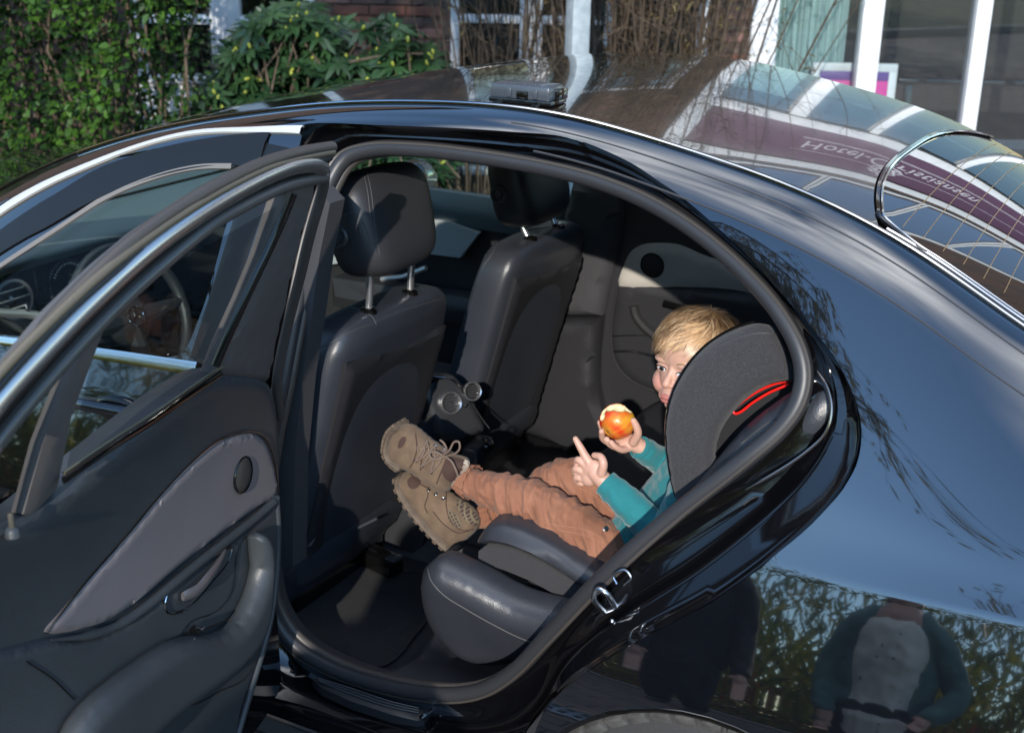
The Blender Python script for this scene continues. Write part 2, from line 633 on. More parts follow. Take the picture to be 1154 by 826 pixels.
GLASSF = glassmat('front_window_glass', (.86, .93, .90), refl=-1.0)
DASH = mat('teal_grey_dashboard', (.085, .115, .125), .5, bump=(400, .2, .001))
# ================================================================ CAR BODY
from mathutils.bvhtree import BVHTree
CAR = empty('sedan', (-1.2, 0, 0), 'glossy black four-door car with its rear door standing open', 'car')

def sm1(xs, ys):
    P = catmull([(a, b) for a, b in zip(xs, ys)], 12)
    P = np.array(P)
    return lambda x: float(np.interp(x, P[:, 0], P[:, 1]))

_dpx = [(0, 226), (60, 190), (120, 163), (200, 140), (300, 125), (380, 116), (550, 118), (640, 130), (760, 165), (900, 212), (980, 250), (1080, 310), (1154, 370)]
_d = [un(a, b, 'y', -.535) for a, b in _dpx]
_zx = [-3.9, -3.2, -2.75, -2.35]+[p[0] for p in _d]+[.62, .80, .98, 1.2]
_zz = [.80, .95, 1.00, 1.045]+[p[2] for p in _d]+[1.12, 1.065, 1.045, 1.03]
_zr = sm1(_zx, _zz)
_gx = np.linspace(-3.9, 1.2, 511)
_gz = np.array([_zr(x) for x in _gx])
for _ in range(3):
    _k = np.ones(17)/17
    _gz = np.convolve(np.pad(_gz, 8, mode='reflect', reflect_type='odd'), _k, 'valid')
zd = lambda x: float(np.interp(x, _gx, _gz))
_yd = sm1([-3.9, -3.2, -2.6, -2.0, -1.5, -.9, -.2, .3, .6, .95, 1.2], [.66, .70, .69, .62, .55, .535, .535, .555, .59, .63, .62])
yd = _yd

def taper(x):
    t = max(0, x+.15)
    u = max(0, -2.2-x)
    return 1-.085*t*t-.03*u*u
def sec(x):
    a, z0 = yd(x), zd(x)
    yk, zk = .872, .865
    k = float(np.clip((x+3.2)/.6, 0, 1))
    up = [(a-.02, z0+.003), (a, z0), (a+.045, z0-.020), (a+.088, z0-.056)]
    p = np.array(up[-1]); q = np.array((yk, zk))
    d = q-p; n = np.array([-d[1], d[0]])/max(np.linalg.norm(d), 1e-6)
    if n[0] < 0: n = -n
    up += [tuple(p+d*.22+n*.011), tuple(p+d*.45+n*.0145), tuple(p+d*.70+n*.011), tuple(p+d*.88+n*.0035), (yk, zk)]
    lo = [(yk, zk), (yk+.021, zk-.055), (yk+.045, zk-.12), (yk+.071, zk-.195), (yk+.087, zk-.25), (yk+.096, zk-.33), (yk+.093, zk-.42), (yk+.07, zk-.56), (yk+.02, zk-.66)]
    return up, lo
def cr(P, t):
    n = len(P)-1
    s = min(max(t, 0), 1)*n
    i = min(int(s), n-1); u = s-i
    p1 = np.array(P[i]); p2 = np.array(P[i+1])
    p0 = np.array(P[i-1]) if i > 0 else 2*p1-p2
    p3 = np.array(P[i+2]) if i+2 <= n else 2*p2-p1
    return .5*((2*p1)+(-p0+p2)*u+(2*p0-5*p1+4*p2-p3)*u*u+(-p0+3*p1-3*p2+p3)*u**3)
def body_raw(x, v, side=-1):
    up, lo = sec(x)
    q = cr(up[1:], float(np.interp(v, [0, .2, .4, .6, .8, 1], [0, 1, 2, 3.35, 4.8, 7]))/7) if v <= 1 else cr(lo, v-1)
    return np.array([x, side*q[0]*taper(x), q[1]])
def body_f(side):
    def f(x, v, w=0.0):
        p = body_raw(x, v, side)
        if abs(w) > 1e-9:
            e = .004
            v2 = v-e if v > 1-1e-9 and v < 1+e*2 else v+e
            a = body_raw(x+e, v, side)-p
            b = (body_raw(x, v2, side)-p)*(1 if v2 > v else -1)
            n = np.cross(a, b); n /= max(np.linalg.norm(n), 1e-12)
            if n[1]*side < 0: n = -n
            p = p+n*w
        return p
    return f
BL = Surf(body_f(-1), -.1, .6)
BR = Surf(body_f(1), -.1, .6)
def vz(x, z):
    """section parameter at height z"""
    lo, hi = 0.0, 2.0
    for _ in range(40):
        m = (lo+hi)/2
        if body_raw(x, m)[2] > z: lo = m
        else: hi = m
    return (lo+hi)/2

# the rear door opening, as its shut line on the outer skin and as the seal on the inner flange
shut_px = [(345, 140), (420, 141), (500, 144), (580, 149), (640, 155), (700, 178), (745, 206), (790, 240), (838, 284), (880, 330), (915, 370), (942, 405), (960, 440), (970, 475), (969, 510), (957, 540), (925, 580), (880, 620), (840, 652), (800, 680), (750, 706), (700, 733), (655, 762), (620, 792)]
shut_uv = BL.path(shut_px)
x_e = shut_uv[-1][0]
shut_uv += [(x_e-.06, vz(x_e-.06, .38)), (x_e-.14, vz(x_e-.14, .30)), (x_e-.26, vz(x_e-.26, .262))]
shut_uv += [(x, vz(x, .255)) for x in (-.8, -.95, -1.05)]
shut_uv += [(-1.105, vz(-1.1, .30)), (-1.125, vz(-1.12, .5)), (-1.13, vz(-1.13, .8)), (-1.12, 1.0), (-1.115, .8), (-1.10, .6), (-1.075, .42)]
shut_uv = [tuple(p) for p in catmull(shut_uv, 4, True)]

def yf(z): return float(np.interp(z, [.2, .4, .7, .95, 1.2, 1.4], [-.765, -.785, -.805, -.755, -.665, -.56]))
def on(px, py, fn):
    y = -.7
    for _ in range(60):
        p = un(px, py, 'y', y); y = .5*y+.5*fn(p[2])
    return un(px, py, 'y', y)
seal_px = [(390, 178), (420, 168), (470, 168), (540, 176), (620, 190), (680, 206), (740, 232), (800, 272), (850, 318), (878, 352), (900, 392), (906, 425), (899, 455), (880, 483), (840, 518), (760, 580), (680, 650), (620, 714), (580, 756), (545, 777), (500, 783), (430, 772), (370, 751), (330, 725), (308, 692)]
seal3 = [on(a, b, yf) for a, b in seal_px]
xb = seal3[-1][0]
seal3 += [np.array([x, yf(z), z]) for x, z in ((xb-.012, .5), (xb-.012, .62), (-1.065, .8))]
seal3 += [on(a, b, yf) for a, b in [(318, 430), (333, 350), (350, 270), (371, 206)]]
seal3 = catmull(seal3, 8, True)

# outer skin: one side panel with the door opening cut out
WHX, WHZ, WHR = -.02, .262, .352
arch = []
for k in range(25):
    a = math.pi*(1-k/24)
    x = WHX+WHR*math.cos(a); z = WHZ+WHR*math.sin(a)*.98
    arch.append((x, vz(x, z)))
poly = [(x, 0.0) for x in np.linspace(-2.62, .98, 60)]
poly += [(.98, v) for v in np.linspace(.08, 1.95, 24)]
poly += [(x, 1.95) for x in np.linspace(.93, WHX+WHR+.02, 8)]
poly += arch[::-1]
poly += [(x, 1.97) for x in np.linspace(WHX-WHR-.02, -1.15, 14)]
# B post strip between the doors, then forward under the roof rail
poly += [(-1.17, v) for v in np.linspace(1.9, .42, 18)]
poly += [(-1.21, .34), (-1.35, .33), (-1.6, .33), (-1.85, .36), (-2.1, .42), (-2.35, .55), (-2.62, .75)]
QP = sheet('side_panel', BL, poly, PAINT, CAR, holes=[shut_uv], res=.018, sharp=30)
# wheel arch lip
tube('wheel_arch_lip', [BL.pt(x, v, -.004) for x, v in arch], .006, PIANO, CAR, n=8)

# jamb between shut line and seal
ang0 = lambda P: np.array([P[0], P[2]])
A3 = [BL.pt(u, v, 0) for u, v in shut_uv]
def match(loopA, loopB, n=168):
    """pair both closed loops by the direction seen from the middle of the opening"""
    c = np.array([-.50, 0, .88])
    def byang(L):
        L = resample(L, 900, True)
        out = {}
        a = np.array([math.atan2(p[2]-c[2], (p[0]-c[0])) for p in L])
        return np.array(L), a
    LA, aA = byang(loopA); LB, aB = byang(loopB)
    ra, rb = [], []
    for k in range(n):
        t = -math.pi+2*math.pi*k/n
        def pick(L, a):
            d = np.abs((a-t+math.pi) % (2*math.pi)-math.pi)
            i = int(np.argmin(d)); return L[i]
        ra.append(pick(LA, aA)); rb.append(pick(LB, aB))
    def smooth(L):
        L = np.array(L)
        for _ in range(2): L = (np.roll(L, 1, 0)+2*L+np.roll(L, -1, 0))/4
        return L
    return smooth(ra), smooth(rb)
JA, JB = match(A3, seal3)
def jrow(t, inn):
    P = JA*(1-t)+JB*t
    out = []
    for a, b, p in zip(JA, JB, P):
        # inward: away from the outer skin, toward +y and a little down
        base_y = a[1]*(1-t)+b[1]*t
        out.append(np.array([p[0], base_y+inn*.85, p[2]-inn*.35]))
    return out
rows = [A3r for A3r in [JA]]
prof = [(.02, .006), (.05, .022), (.09, .040), (.22, .044), (.34, .036), (.42, .040), (.46, .052), (.60, .056), (.78, .040), (.86, .030), (.93, .022), (1.0, .010), (1.05, .03)]
rows = [JA]+[jrow(t, i) for t, i in prof]
loft('door_jamb', rows, JAMB, CAR, closed=True, sharp=35)
# metal strip modelled in place of the bronze highlight along the jamb
j2 = catmull([on(a, b, lambda z: yf(z)-.012) for a, b in [(921, 418), (932, 436), (937, 462), (930, 488), (905, 512), (870, 535), (840, 552)]], 5)
tube('jamb_highlight_strip', j2, [.0005, .001, .0016]+[.0024]*25+[.0016, .001, .0005], mat('bronze_highlight', (.5, .4, .33), .2, 1.0), CAR, n=6)

# the fat rubber seal, with a finer inner lip
tube('door_seal', seal3, .0165, RUBBER, CAR, n=14, closed=True)
inner = [p+np.array([0, .016, 0])+(np.array([-.5, p[1], .85])-p)*.016 for p in seal3]
tube('seal_crease', [p+np.array([0, -.010, 0])+(p-np.array([-.5, p[1], .85]))/np.linalg.norm(p-np.array([-.5, p[1], .85]))*.0125 for p in seal3], .0042, RUBBER_B, CAR, n=8, closed=True)
tube('seal_inner_lip', inner, .011, RUBBER_B, CAR, n=10, closed=True)
# trim behind the seal closes the shell
tr0 = [p+np.array([0, .02, 0]) for p in seal3]
tr1 = [p+np.array([0, .05, 0])+(p-np.array([-.5, p[1], .85]))*.01 for p in seal3]
tr2 = [np.array([p[0], p[1]+.10, p[2]])+(p-np.array([-.5, p[1], .85]))*.06 for p in seal3]
loft('aperture_trim', [tr0, tr1, tr2], BPILL, CAR, closed=True)

# far side: skin with two windows
wr = [(-1.02, .30), (-.6, .27), (-.25, .34), (-.02, .5), (.02, .68), (-.1, .80), (-.5, .84), (-1.02, .86)]
wf = [(-2.25, .80), (-2.05, .55), (-1.75, .36), (-1.45, .30), (-1.18, .30), (-1.12, .86), (-1.6, .88), (-2.2, .90)]
wrs = [tuple(p) for p in catmull(wr, 4, True)]
wfs = [tuple(p) for p in catmull(wf, 4, True)]
polyR = [(x, 0.0) for x in np.linspace(-2.62, .98, 50)]+[(.98, v) for v in np.linspace(.1, 1.95, 20)]
polyR += [(x, 1.95) for x in np.linspace(.9, WHX+WHR+.02, 6)]+arch[::-1]+[(x, 1.97) for x in np.linspace(WHX-WHR-.02, -2.55, 20)]
polyR += [(-2.62, v) for v in np.linspace(1.9, .1, 20)]
sheet('far_side_panel', BR, polyR, PAINT, CAR, holes=[wrs, wfs], res=.035, sharp=30)
sheet('far_rear_window', BR, wrs, GLASSD, CAR, res=.05, w=-.006)
sheet('far_front_window', BR, wfs, GLASS, CAR, res=.05, w=-.006)
tube('far_chrome_trim', [BR.pt(u, v, .004) for u, v in catmull([(-2.3, .78), (-2.08, .52), (-1.75, .32), (-1.45, .26), (-.9, .25), (-.55, .23), (-.22, .30), (.02, .46), (.08, .68)], 6)], .011, SATIN, CAR, n=6)
# far door mirror
mv = MB(); mv.add(*ell_vf((-1.84, .99, .965), (.06, .10, .07), nu=24, nv=16))
mir = mv.build('far_mirror_housing', PAINT, CAR)
v_, f_ = ell_vf((-1.785, .975, .965), (.014, .072, .044), nu=24, nv=12)
obj('mirror_glass', v_, f_, mat('mirror_silver', (.30, .36, .32), .02, 1.0), mir)
tube('mirror_arm', [(-1.80, .86, .97), (-1.80, .94, .99)], .03, PAINT, mir)

# ---------------------------------------------------------------- roof, screens, bonnet, boot
crown = sm1([-3.9, -2.9, -2.3, -1.9, -1.5, -.6, 0, .4, .8, 1.2], [.06, .10, .12, .052, .022, .012, .022, .05, .04, .03])
def top_f(x, y, w=0.0):
    a = yd(x)*taper(x)
    return np.array([x, y, zd(x)+.002+crown(x)*(1-abs(y/a)**2.2)+w])
TS = Surf(top_f, -.5, 0)
def strip_poly(x0f, x1f, n=30):
    ys = np.linspace(-1, 1, n)
    L = [(x0f(t), t) for t in ys]; R_ = [(x1f(t), t) for t in ys[::-1]]
    return L, R_
def span(x0f, x1f, inset=.0):
    P = []
    ts = np.linspace(-1, 1, 34)
    def at(x, t): return (x, t*(yd(x)*taper(x)-inset))
    P += [at(x0f(t), t) for t in ts]
    P += [at(x, 1) for x in np.linspace(x0f(1), x1f(1), 40)[1:-1]]
    P += [at(x1f(t), t) for t in ts[::-1]]
    P += [at(x, -1) for x in np.linspace(x1f(-1), x0f(-1), 40)[1:-1]]
    return P
# the seam between the roof and the rear screen, traced across
def seamx(t): return .0+.075*abs(t)**3.0
def headx(t): return -1.86+.14*abs(t)**2.0
def cowlx(t): return -2.62+.20*abs(t)**2.0
def deckx(t): return .66-.10*abs(t)**2
sheet('roof', TS, span(lambda t: headx(t)+.006, lambda t: seamx(t)-.006, .006), roof_mat(), CAR, res=.03)
sheet('roof_lining', Surf(lambda u, v, w: top_f(u, v, 0)-np.array([0, 0, .045]), 0, 0), span(headx, lambda t: .25, .03), HEADLINER, CAR, res=.06)
_e = [(x, -(yd(x)*taper(x)-.010)) for x in np.linspace(.60, .13, 16)]
_e += [(seamx(t)+.001+.02*max(0, -t-.9)*0, t*(yd(seamx(t))*taper(seamx(t))-.006)) for t in [-.93, -.88]+list(np.linspace(-.82, 1, 40))]
_e = [TS.pt(p[0], p[1], .0018) for p in catmull(_e, 6)]
tube('rear_screen_trim', _e, .0044, PIANO, CAR, n=6)
tube('rear_screen_bead', [p+np.array([.007, .003, .0005]) for p in _e], .0022, CHROME, CAR, n=6)
scrn = mat('dark_rear_screen', (.004, .0045, .005), .015, spec=.7, coat=1, coatr=.005)
RS = sheet('rear_screen', TS, span(lambda t: seamx(t)+.008, deckx, .014), scrn, CAR, res=.03)
tube('screen_edge_moulding', [TS.pt(x, -(yd(x)*taper(x)-.008), .002) for x in np.linspace(seamx(-1)+.008, .60, 40)], .0035, CHROME, CAR, n=6)
hw = mat('copper_heater_wire', (.45, .28, .12), .4, .6)
for k in range(14):
    x = .10+k*.036
    if x < .58: tube('heater_wire', [TS.pt(x, t*(yd(x)*taper(x)-.06), .0006) for t in np.linspace(-1, 1, 20)], .0007, hw, RS, n=4)
tube('roof_ditch_moulding', [BL.pt(x, .0, .001) for x in np.linspace(-2.3, .9, 90)], .0045, PIANO, CAR, n=6)
tube('roof_ditch_bead', [BL.pt(x, .02, .0035) for x in np.linspace(-1.75, .9, 80)], .0034, CHROME, CAR, n=6)
tube('rail_joint', [BL.pt(x, .20+.04*max(0, x+.4), -.0008) for x in np.linspace(-.62, .8, 50)], .0022, RUBBER, CAR, n=6)
tube('rail_joint', [BL.pt(x, .40+.05*max(0, x+.4), -.0010) for x in np.linspace(-.55, .8, 50)], .0022, RUBBER, CAR, n=6)
sheet('windscreen', TS, span(lambda t: cowlx(t), lambda t: headx(t)-.006, .012), GLASS, CAR, res=.06)
def hood_f(x, y, w=0.0):
    a = yd(x)
    return np.array([x, y, zd(x)-.01+.05*(1-abs(y/a)**2.2)+w])
sheet('bonnet', Surf(hood_f), [(x, -.70) for x in np.linspace(-3.85, -2.5, 12)]+[(-2.5, y) for y in np.linspace(-.5, .5, 6)]+[(x, .70) for x in np.linspace(-2.5, -3.85, 12)]+[(-3.85, y) for y in np.linspace(.5, -.5, 6)], PAINT, CAR, res=.08)
sheet('boot_lid', TS, [(x, -(yd(x)*taper(x)-.01)) for x in np.linspace(.60, 1.1, 8)]+[(1.1, y) for y in np.linspace(-.4, .4, 6)]+[(x, yd(x)*taper(x)-.01) for x in np.linspace(1.1, .60, 8)]+[(deckx(t)+.01, t*.55) for t in np.linspace(1, -1, 14)], PAINT, CAR, res=.06)
# tail and nose closures
obj('rear_bumper', *box_vf((1.06, 0, .62), (.16, 1.60, .80), bev=.07), PAINT, CAR)
obj('front_bumper', *box_vf((-3.86, 0, .50), (.22, 1.62, .52), bev=.09), PAINT, CAR)
frontp = [(x, .0) for x in np.linspace(-3.8, -2.63, 14)]+[(-2.63, v) for v in np.linspace(.1, 1.97, 16)]
fa = []
for k in range(17):
    a = math.pi*k/16
    x = -3.06+.36*math.cos(a); fa.append((x, vz(x, .262+.35*math.sin(a))))
frontp += fa+[(-3.5, 1.97), (-3.8, 1.8)]+[(-3.8, v) for v in np.linspace(1.6, .1, 10)]
sheet('front_wing', BL, frontp, PAINT, CAR, res=.05)
sheet('far_front_wing', BR, frontp, PAINT, CAR, res=.08)
obj('underbody', *box_vf((-1.4, 0, .21), (4.6, 1.50, .05), bev=.01), PLASTIC, CAR)

# ---------------------------------------------------------------- wheels
TYRE = mat('tyre_rubber', (.035, .035, .036), .75, bump=(120, .3, .003))
TREAD = mat('dusty_tread', (.085, .085, .084), .85, bump=(90, .4, .003), var=(40, (.045, .045, .045), 1))
ALLOY = mat('alloy_silver', (.5, .5, .52), .3, .9)
def wheel(cx, cy, side):
    y0 = cy
    prof = [(.21, -.11), (.25, -.125), (.30, -.128), (.325, -.115), (.336, -.095), (.338, 0), (.336, .095), (.325, .115), (.30, .128), (.25, .125), (.21, .11)]
    wh = lathe('wheel', [(.12, -.06*side*-1), (.205, -.09), (.215, -.11), (.215, .11), (.20, .09)], (cx, y0, .262), (0, 1, 0), ALLOY, CAR, n=40)
    ty = lathe('tyre', prof, (cx, y0, .262), (0, 1, 0), TYRE, wh, n=72)
    mb = MB()
    for k in range(44):
        a = 2*math.pi*k/44
        for s in (-1, 1):
            r = .322
            c = Vector((cx+r*math.cos(a), y0+s*.113, .262+r*math.sin(a)))
            rot = Matrix.Rotation(-a, 3, 'Y') @ Matrix.Rotation(s*.55, 3, 'Z')
            mb.add(*box_vf(c, (.034, .034, .036), rot, .003))
    for k in range(64):
        a = 2*math.pi*(k+.5)/64
        for q in (-.055, 0, .055):
            c = Vector((cx+.338*math.cos(a), y0+q, .262+.338*math.sin(a)))
            mb.add(*box_vf(c, (.010, .042, .024), Matrix.Rotation(-a, 3, 'Y'), 0))
    mb.build('tread_blocks', TREAD, wh)
    mb = MB()
    for k in range(10):
        a = 2*math.pi*k/10
        d = Vector((math.cos(a), 0, math.sin(a)))
        mb.add(*tube_vf([Vector((cx, y0+side*.07, .262))+d*.03, Vector((cx, y0+side*.085, .262))+d*.205], [.02, .012], 8))
    mb.add(*lathe_vf([(0.001, .0), (.045, .0), (.05, -.02)], (cx, y0+side*.095, .262), (0, side, 0), 20))
    mb.build('spokes', ALLOY, wh)
    for dd in [0]:
        lathe('wheel_liner', [(.20, -.13*-side), (.39, -.14*-side), (.40, .0), (.40, .10*side)], (cx, y0-.02*side, .272), (0, 1, 0), PLASTIC, wh, n=40)
for cx in (WHX, -3.06):
    wheel(cx, -.815, -1)
    wheel(cx, .815, 1)

# ---------------------------------------------------------------- front door (closed) on this side
FD_w = [tuple(p) for p in catmull(BL.path([(268, 188), (225, 187), (180, 198), (120, 223), (60, 263), (0, 303)])+[(-2.34, .86), (-2.2, .885), (-1.6, .868), (-1.26, .86), (-1.225, .80), (-1.21, .62)], 4, True)]
FD = [(-1.225, .345), (-1.6, .345), (-1.85, .375), (-2.1, .435), (-2.33, .56), (-2.6, .78), (-2.61, 1.0), (-2.60, 1.4), (-2.55, 1.75), (-2.40, 1.9), (-1.24, 1.9), (-1.185, 1.7), (-1.185, 1.0), (-1.195, .6), (-1.21, .42)]
fdoor = sheet('front_door', BL, FD, PAINT, CAR, holes=[FD_w], res=.03, w=-.001, thick=0)
sheet('window_glass', BL, FD_w, GLASSF, fdoor, res=.05, w=-.02)
WTRIM = mat('pale_anodised_trim', (.86, .84, .80), .42, .6)
DULLB = mat('matt_black_frame', (.004, .004, .0045), .4, bump=(300, .2, .001))
def wide(S, uv, half, w, n=0):
    """a flat strip that follows uv on S, half its width each side along v"""
    P = catmull(uv, 8)
    return [[S.pt(p[0], p[1]-half, w-.006) for p in P], [S.pt(p[0], p[1]-half, w) for p in P], [S.pt(p[0], p[1], w+.002) for p in P], [S.pt(p[0], p[1]+half, w) for p in P], [S.pt(p[0], p[1]+half, w-.006) for p in P]]
trim = BL.path([(341, 147), (285, 147.5), (211, 152), (105, 185), (0, 239), (-120, 325)])
loft('chrome_window_trim', wide(BL, trim, .027, .005), WTRIM, fdoor)
fr = BL.path([(300, 163), (255, 164), (211, 171), (158, 186), (105, 209), (60, 237), (35, 251), (0, 273), (-60, 318)])
loft('window_seal', wide(BL, fr, .060, .0035), DULLB, fdoor)
loft('inner_frame_edge', wide(BL, BL.path([(262, 186), (225, 187), (180, 197), (120, 222), (60, 261), (0, 300), (-40, 328)]), .010, .002), mat('grey_frame_edge', (.16, .15, .14), .5), fdoor)
loft('belt_chrome', wide(BL, [(-2.5, .905), (-2.2, .905), (-1.6, .888), (-1.2, .878)], .013, .008), CHROME, fdoor)
hd = [BL.pt(x, v, w_) for x, v, w_ in ((-1.50, 1.06, .006), (-1.47, 1.05, .04), (-1.38, 1.04, .045), (-1.30, 1.03, .04), (-1.27, 1.03, .006))]
tube('door_handle', catmull(hd, 5), .013, PAINT, fdoor, n=10)
v_, f_ = ell_vf(BL.pt(-1.385, 1.05, -.002), (.07, .012, .035)); obj('handle_cup', v_, f_, PIANO, fdoor)
sheet('front_door_inner', Surf(lambda u, v, w: BL.pt(u, v, -.09)), [(-1.2, .9), (-2.4, .92), (-2.4, 1.8), (-1.2, 1.8)], DOORSKIN, fdoor, res=.08)
# B post (outer cover and inner trim)
sheet('b_post_cover', BL, [(-1.19, .40), (-1.225, .86), (-1.14, .88), (-1.10, .43)], DULLB, CAR, res=.03, w=.002)
bp_o = [(338, 190), (352, 200), (346, 260), (338, 330), (326, 400), (318, 470), (304, 470), (306, 420), (318, 340), (330, 262)]
sheet('b_post_trim', yplane(-.70, -1.03, 1.0), yplane(-.70, -1.03, 1.0).path([(370, 230), (358, 290), (349, 360), (338, 430), (330, 520), (328, 640), (300, 640), (306, 470), (318, 400), (332, 330), (346, 262), (356, 215)]), BPILL, CAR, res=.03, thick=.05, edge=(.01, .006))
tube('belt_guide_hook', [P3(361, 258, -.62), P3(364, 262, -.62), P3(369, 256, -.62), P3(366, 250, -.62)], .003, CHROME, CAR, n=6)

# ---------------------------------------------------------------- striker, sill plate
g1 = [on(a, b, lambda z: yf(z)-.035) for a, b in [(670, 705), (674, 697), (682, 690), (694, 684), (703, 676), (706, 670)]]
st = tube('door_striker', g1, [.006, .009, .010, .010, .009, .006], STEEL, CAR, n=8, flat=.5)
lp = lambda pts, e: [Vector(on(a, b, lambda z: yf(z)-e)) for a, b in pts]
tube('striker_loop', catmull(lp([(682, 690)], .04)+lp([(669, 674), (674, 664), (683, 668)], .065)+lp([(694, 684)], .04), 4), .0055, STEEL, st, n=10)
tube('striker_loop', catmull(lp([(695, 658), (691, 649), (704, 642), (711, 651), (703, 660)], .045), 4), .0022, STEEL, st, n=6)
for a, b in ((690, 700), (700, 713)):
    v_, f_ = ell_vf(on(a, b, lambda z: yf(z)-.05), (.005,)*3, nu=10, nv=6); obj('rivet', v_, f_, STEEL, st)
SP = zplane(.292, -.8, -.84)
spo = SP.path([(352, 762), (362, 772), (395, 787), (440, 802), (470, 809), (478, 808), (492, 795), (470, 794), (430, 784), (390, 772), (360, 760)])
spl = sheet('sill_tread', SP, spo, PLASTIC, CAR, res=.015, edge=(.008, .006), thick=.02)
for k in range(3):
    t = .25+.22*k
    a = SP.path([(357+4*t, 762+8*t), (395, 772+14*t), (440, 787+14*t), (472, 795+12*t)], .001)
    tube('tread_rib', catmull([SP.pt(u, v, .0015) for u, v in a], 5), .0022, NAVYTRIM, spl, n=6)
tube('tread_chrome_end', [SP.pt(*SP.inv(491, 797), .004), SP.pt(*SP.inv(484, 804), .005), SP.pt(*SP.inv(474, 810), .003)], .0045, CHROME, spl, n=8)
rl = [BL.pt(x, 1.93, .004) for x in (-2.4, -2.0, -1.6, -1.2, -1.13)]
tube('rocker_chrome', rl, .008, SATIN, CAR, n=8)
# ================================================================ OPEN REAR DOOR
DA = math.radians(78)
DS = np.array([math.cos(DA), -math.sin(DA), 0]); DN = np.array([math.sin(DA), math.cos(DA), 0])
HG = np.array([-1.06, -.88, 0])
dD = sm1([-.2, .2, .5, .9, 1.05, 1.25, 1.45, 1.7], [.085, .08, .075, .08, .115, .19, .265, .34])
def door_f(s, z, w=0.0):
    return HG+DS*s+DN*(dD(z)+w)+np.array([0, 0, z])
DR = Surf(door_f, .3, .8)
RD = empty('rear_door_hinge', (0, 0, 0))
bpy.data.objects.remove(RD)
def dpoly(px, w=0.0, n=4, closed=True):
    return [tuple(p) for p in catmull(DR.path(px, w), n, closed)] if n > 1 else DR.path(px, w)
def dtube(name, px, r, m, parent, w=0.0, n=10, flat=1.0, k=6):
    P = [DR.pt(p[0], p[1], w) for p in catmull(DR.path(px, w), k)]
    return tube(name, P, r, m, parent, n=n, flat=flat, up=tuple(DN) if flat != 1 else None)

# card (the main part of the door; everything else hangs on it)
card_px = [(250, 423), (280, 420), (300, 424), (312, 436), (318, 470), (320, 520), (318, 600), (314, 680), (302, 745), (284, 800), (262, 860), (100, 930), (-60, 860), (-140, 760), (-120, 680), (-40, 620), (0, 600), (45, 580), (75, 556), (130, 512), (200, 455)]
card = sheet('rear_door', DR, dpoly(card_px, -.004), DOORSKIN, CAR, res=.012, w=-.004, edge=(.035, .022), thick=.05)
# outer skin
osk = [(-.04, .24), (.5, .20), (.75, .30), (.95, .62), (1.14, .95), (1.17, 1.12), (.5, 1.02), (-.02, .98)]
sheet('door_skin', Surf(lambda s, z, w: HG+DS*s+DN*(.012+w)+np.array([0, 0, z])), [tuple(p) for p in osk], PAINT, card, res=.05, thick=.012)
sheet('door_edge', Surf(lambda s, z, w: HG+DS*s+DN*(.045+w)+np.array([0, 0, z])), [(s*1.0-.0, z) for s, z in osk], JAMB, card, res=.06, thick=.02)

# window frame: base band and the ridges of seals on it
o_px = [(374, 164), (335, 170), (288, 184), (210, 224), (151, 264), (108, 300), (56, 350), (10, 404), (-50, 480), (-110, 560)]
i_px = [(-50, 600), (0, 512), (30, 470), (70, 420), (110, 372), (150, 330), (200, 290), (246, 252), (300, 224), (330, 216), (345, 214), (352, 205), (366, 186)]
band = DR.path(o_px, -.02)+DR.path(i_px, -.02)
frm = sheet('window_frame', DR, band, GREYSEAL, card, res=.02, w=-.02, thick=.010)
dtube('outer_weather_seal', [(374, 166), (335, 173), (288, 188), (210, 229), (151, 270), (110, 306), (60, 357), (14, 412), (-40, 484)], [.0105]*18+[.009]*20+[.0075]*11, RUBBER_B, card, w=-.010)
dtube('seal_ridge', [(375, 172), (335, 180), (298, 191), (225, 229), (140, 288), (80, 340), (0, 420), (-40, 470)], .0065, mat('olive_brown_seal', (.10, .085, .06), .4), card, w=-.002)
dtube('seal_ridge', [(372, 178), (330, 187), (290, 200), (215, 241), (140, 297), (70, 357), (0, 432), (-40, 478)], .006, RUBBER, card, w=-.002)
dtube('frame_bead', [(362, 190), (350, 185), (316, 191), (246, 226), (168, 279), (110, 330), (60, 380), (0, 446), (-40, 500)], .0155, mat('polished_frame_bead', (.55, .54, .53), .24, .9), card, w=-.004)
dtube('frame_bead', [(366, 200), (350, 203), (316, 212), (246, 248), (200, 283), (140, 336), (80, 398), (30, 456), (0, 494), (-30, 540)], .0105, GREYSEAL, card, w=.0)
# post on the hinge side
pil = DR.path([(357, 200), (362, 196), (358, 212), (345, 262), (332, 312), (320, 362), (311, 405), (304, 432), (248, 424), (262, 388), (285, 338), (305, 290), (322, 240), (330, 215)], -.01)
sheet('post_trim', DR, pil, DOORPIL, card, res=.02, w=-.01, edge=(.012, .010), thick=.03)
dtube('hinge_side_seal', [(366, 190), (364, 212), (350, 262), (336, 320), (323, 372), (312, 430), (316, 470)], .010, RUBBER_B, card, w=-.028)
dtube('run_channel', [(330, 218), (312, 262), (288, 312), (262, 368), (243, 412)], .008, PIANO, card, w=-.014)
dtube('belt_seal', [(249, 421), (215, 444), (170, 476), (120, 508), (72, 541)], .006, PIANO, card, w=-.002, flat=.6)
dtube('belt_seal_bead', [(252, 412), (215, 437), (170, 468), (120, 500), (72, 533)], .0028, mat('brass_tinted_bead', (.2, .19, .13), .3, .6), card, w=-.016)
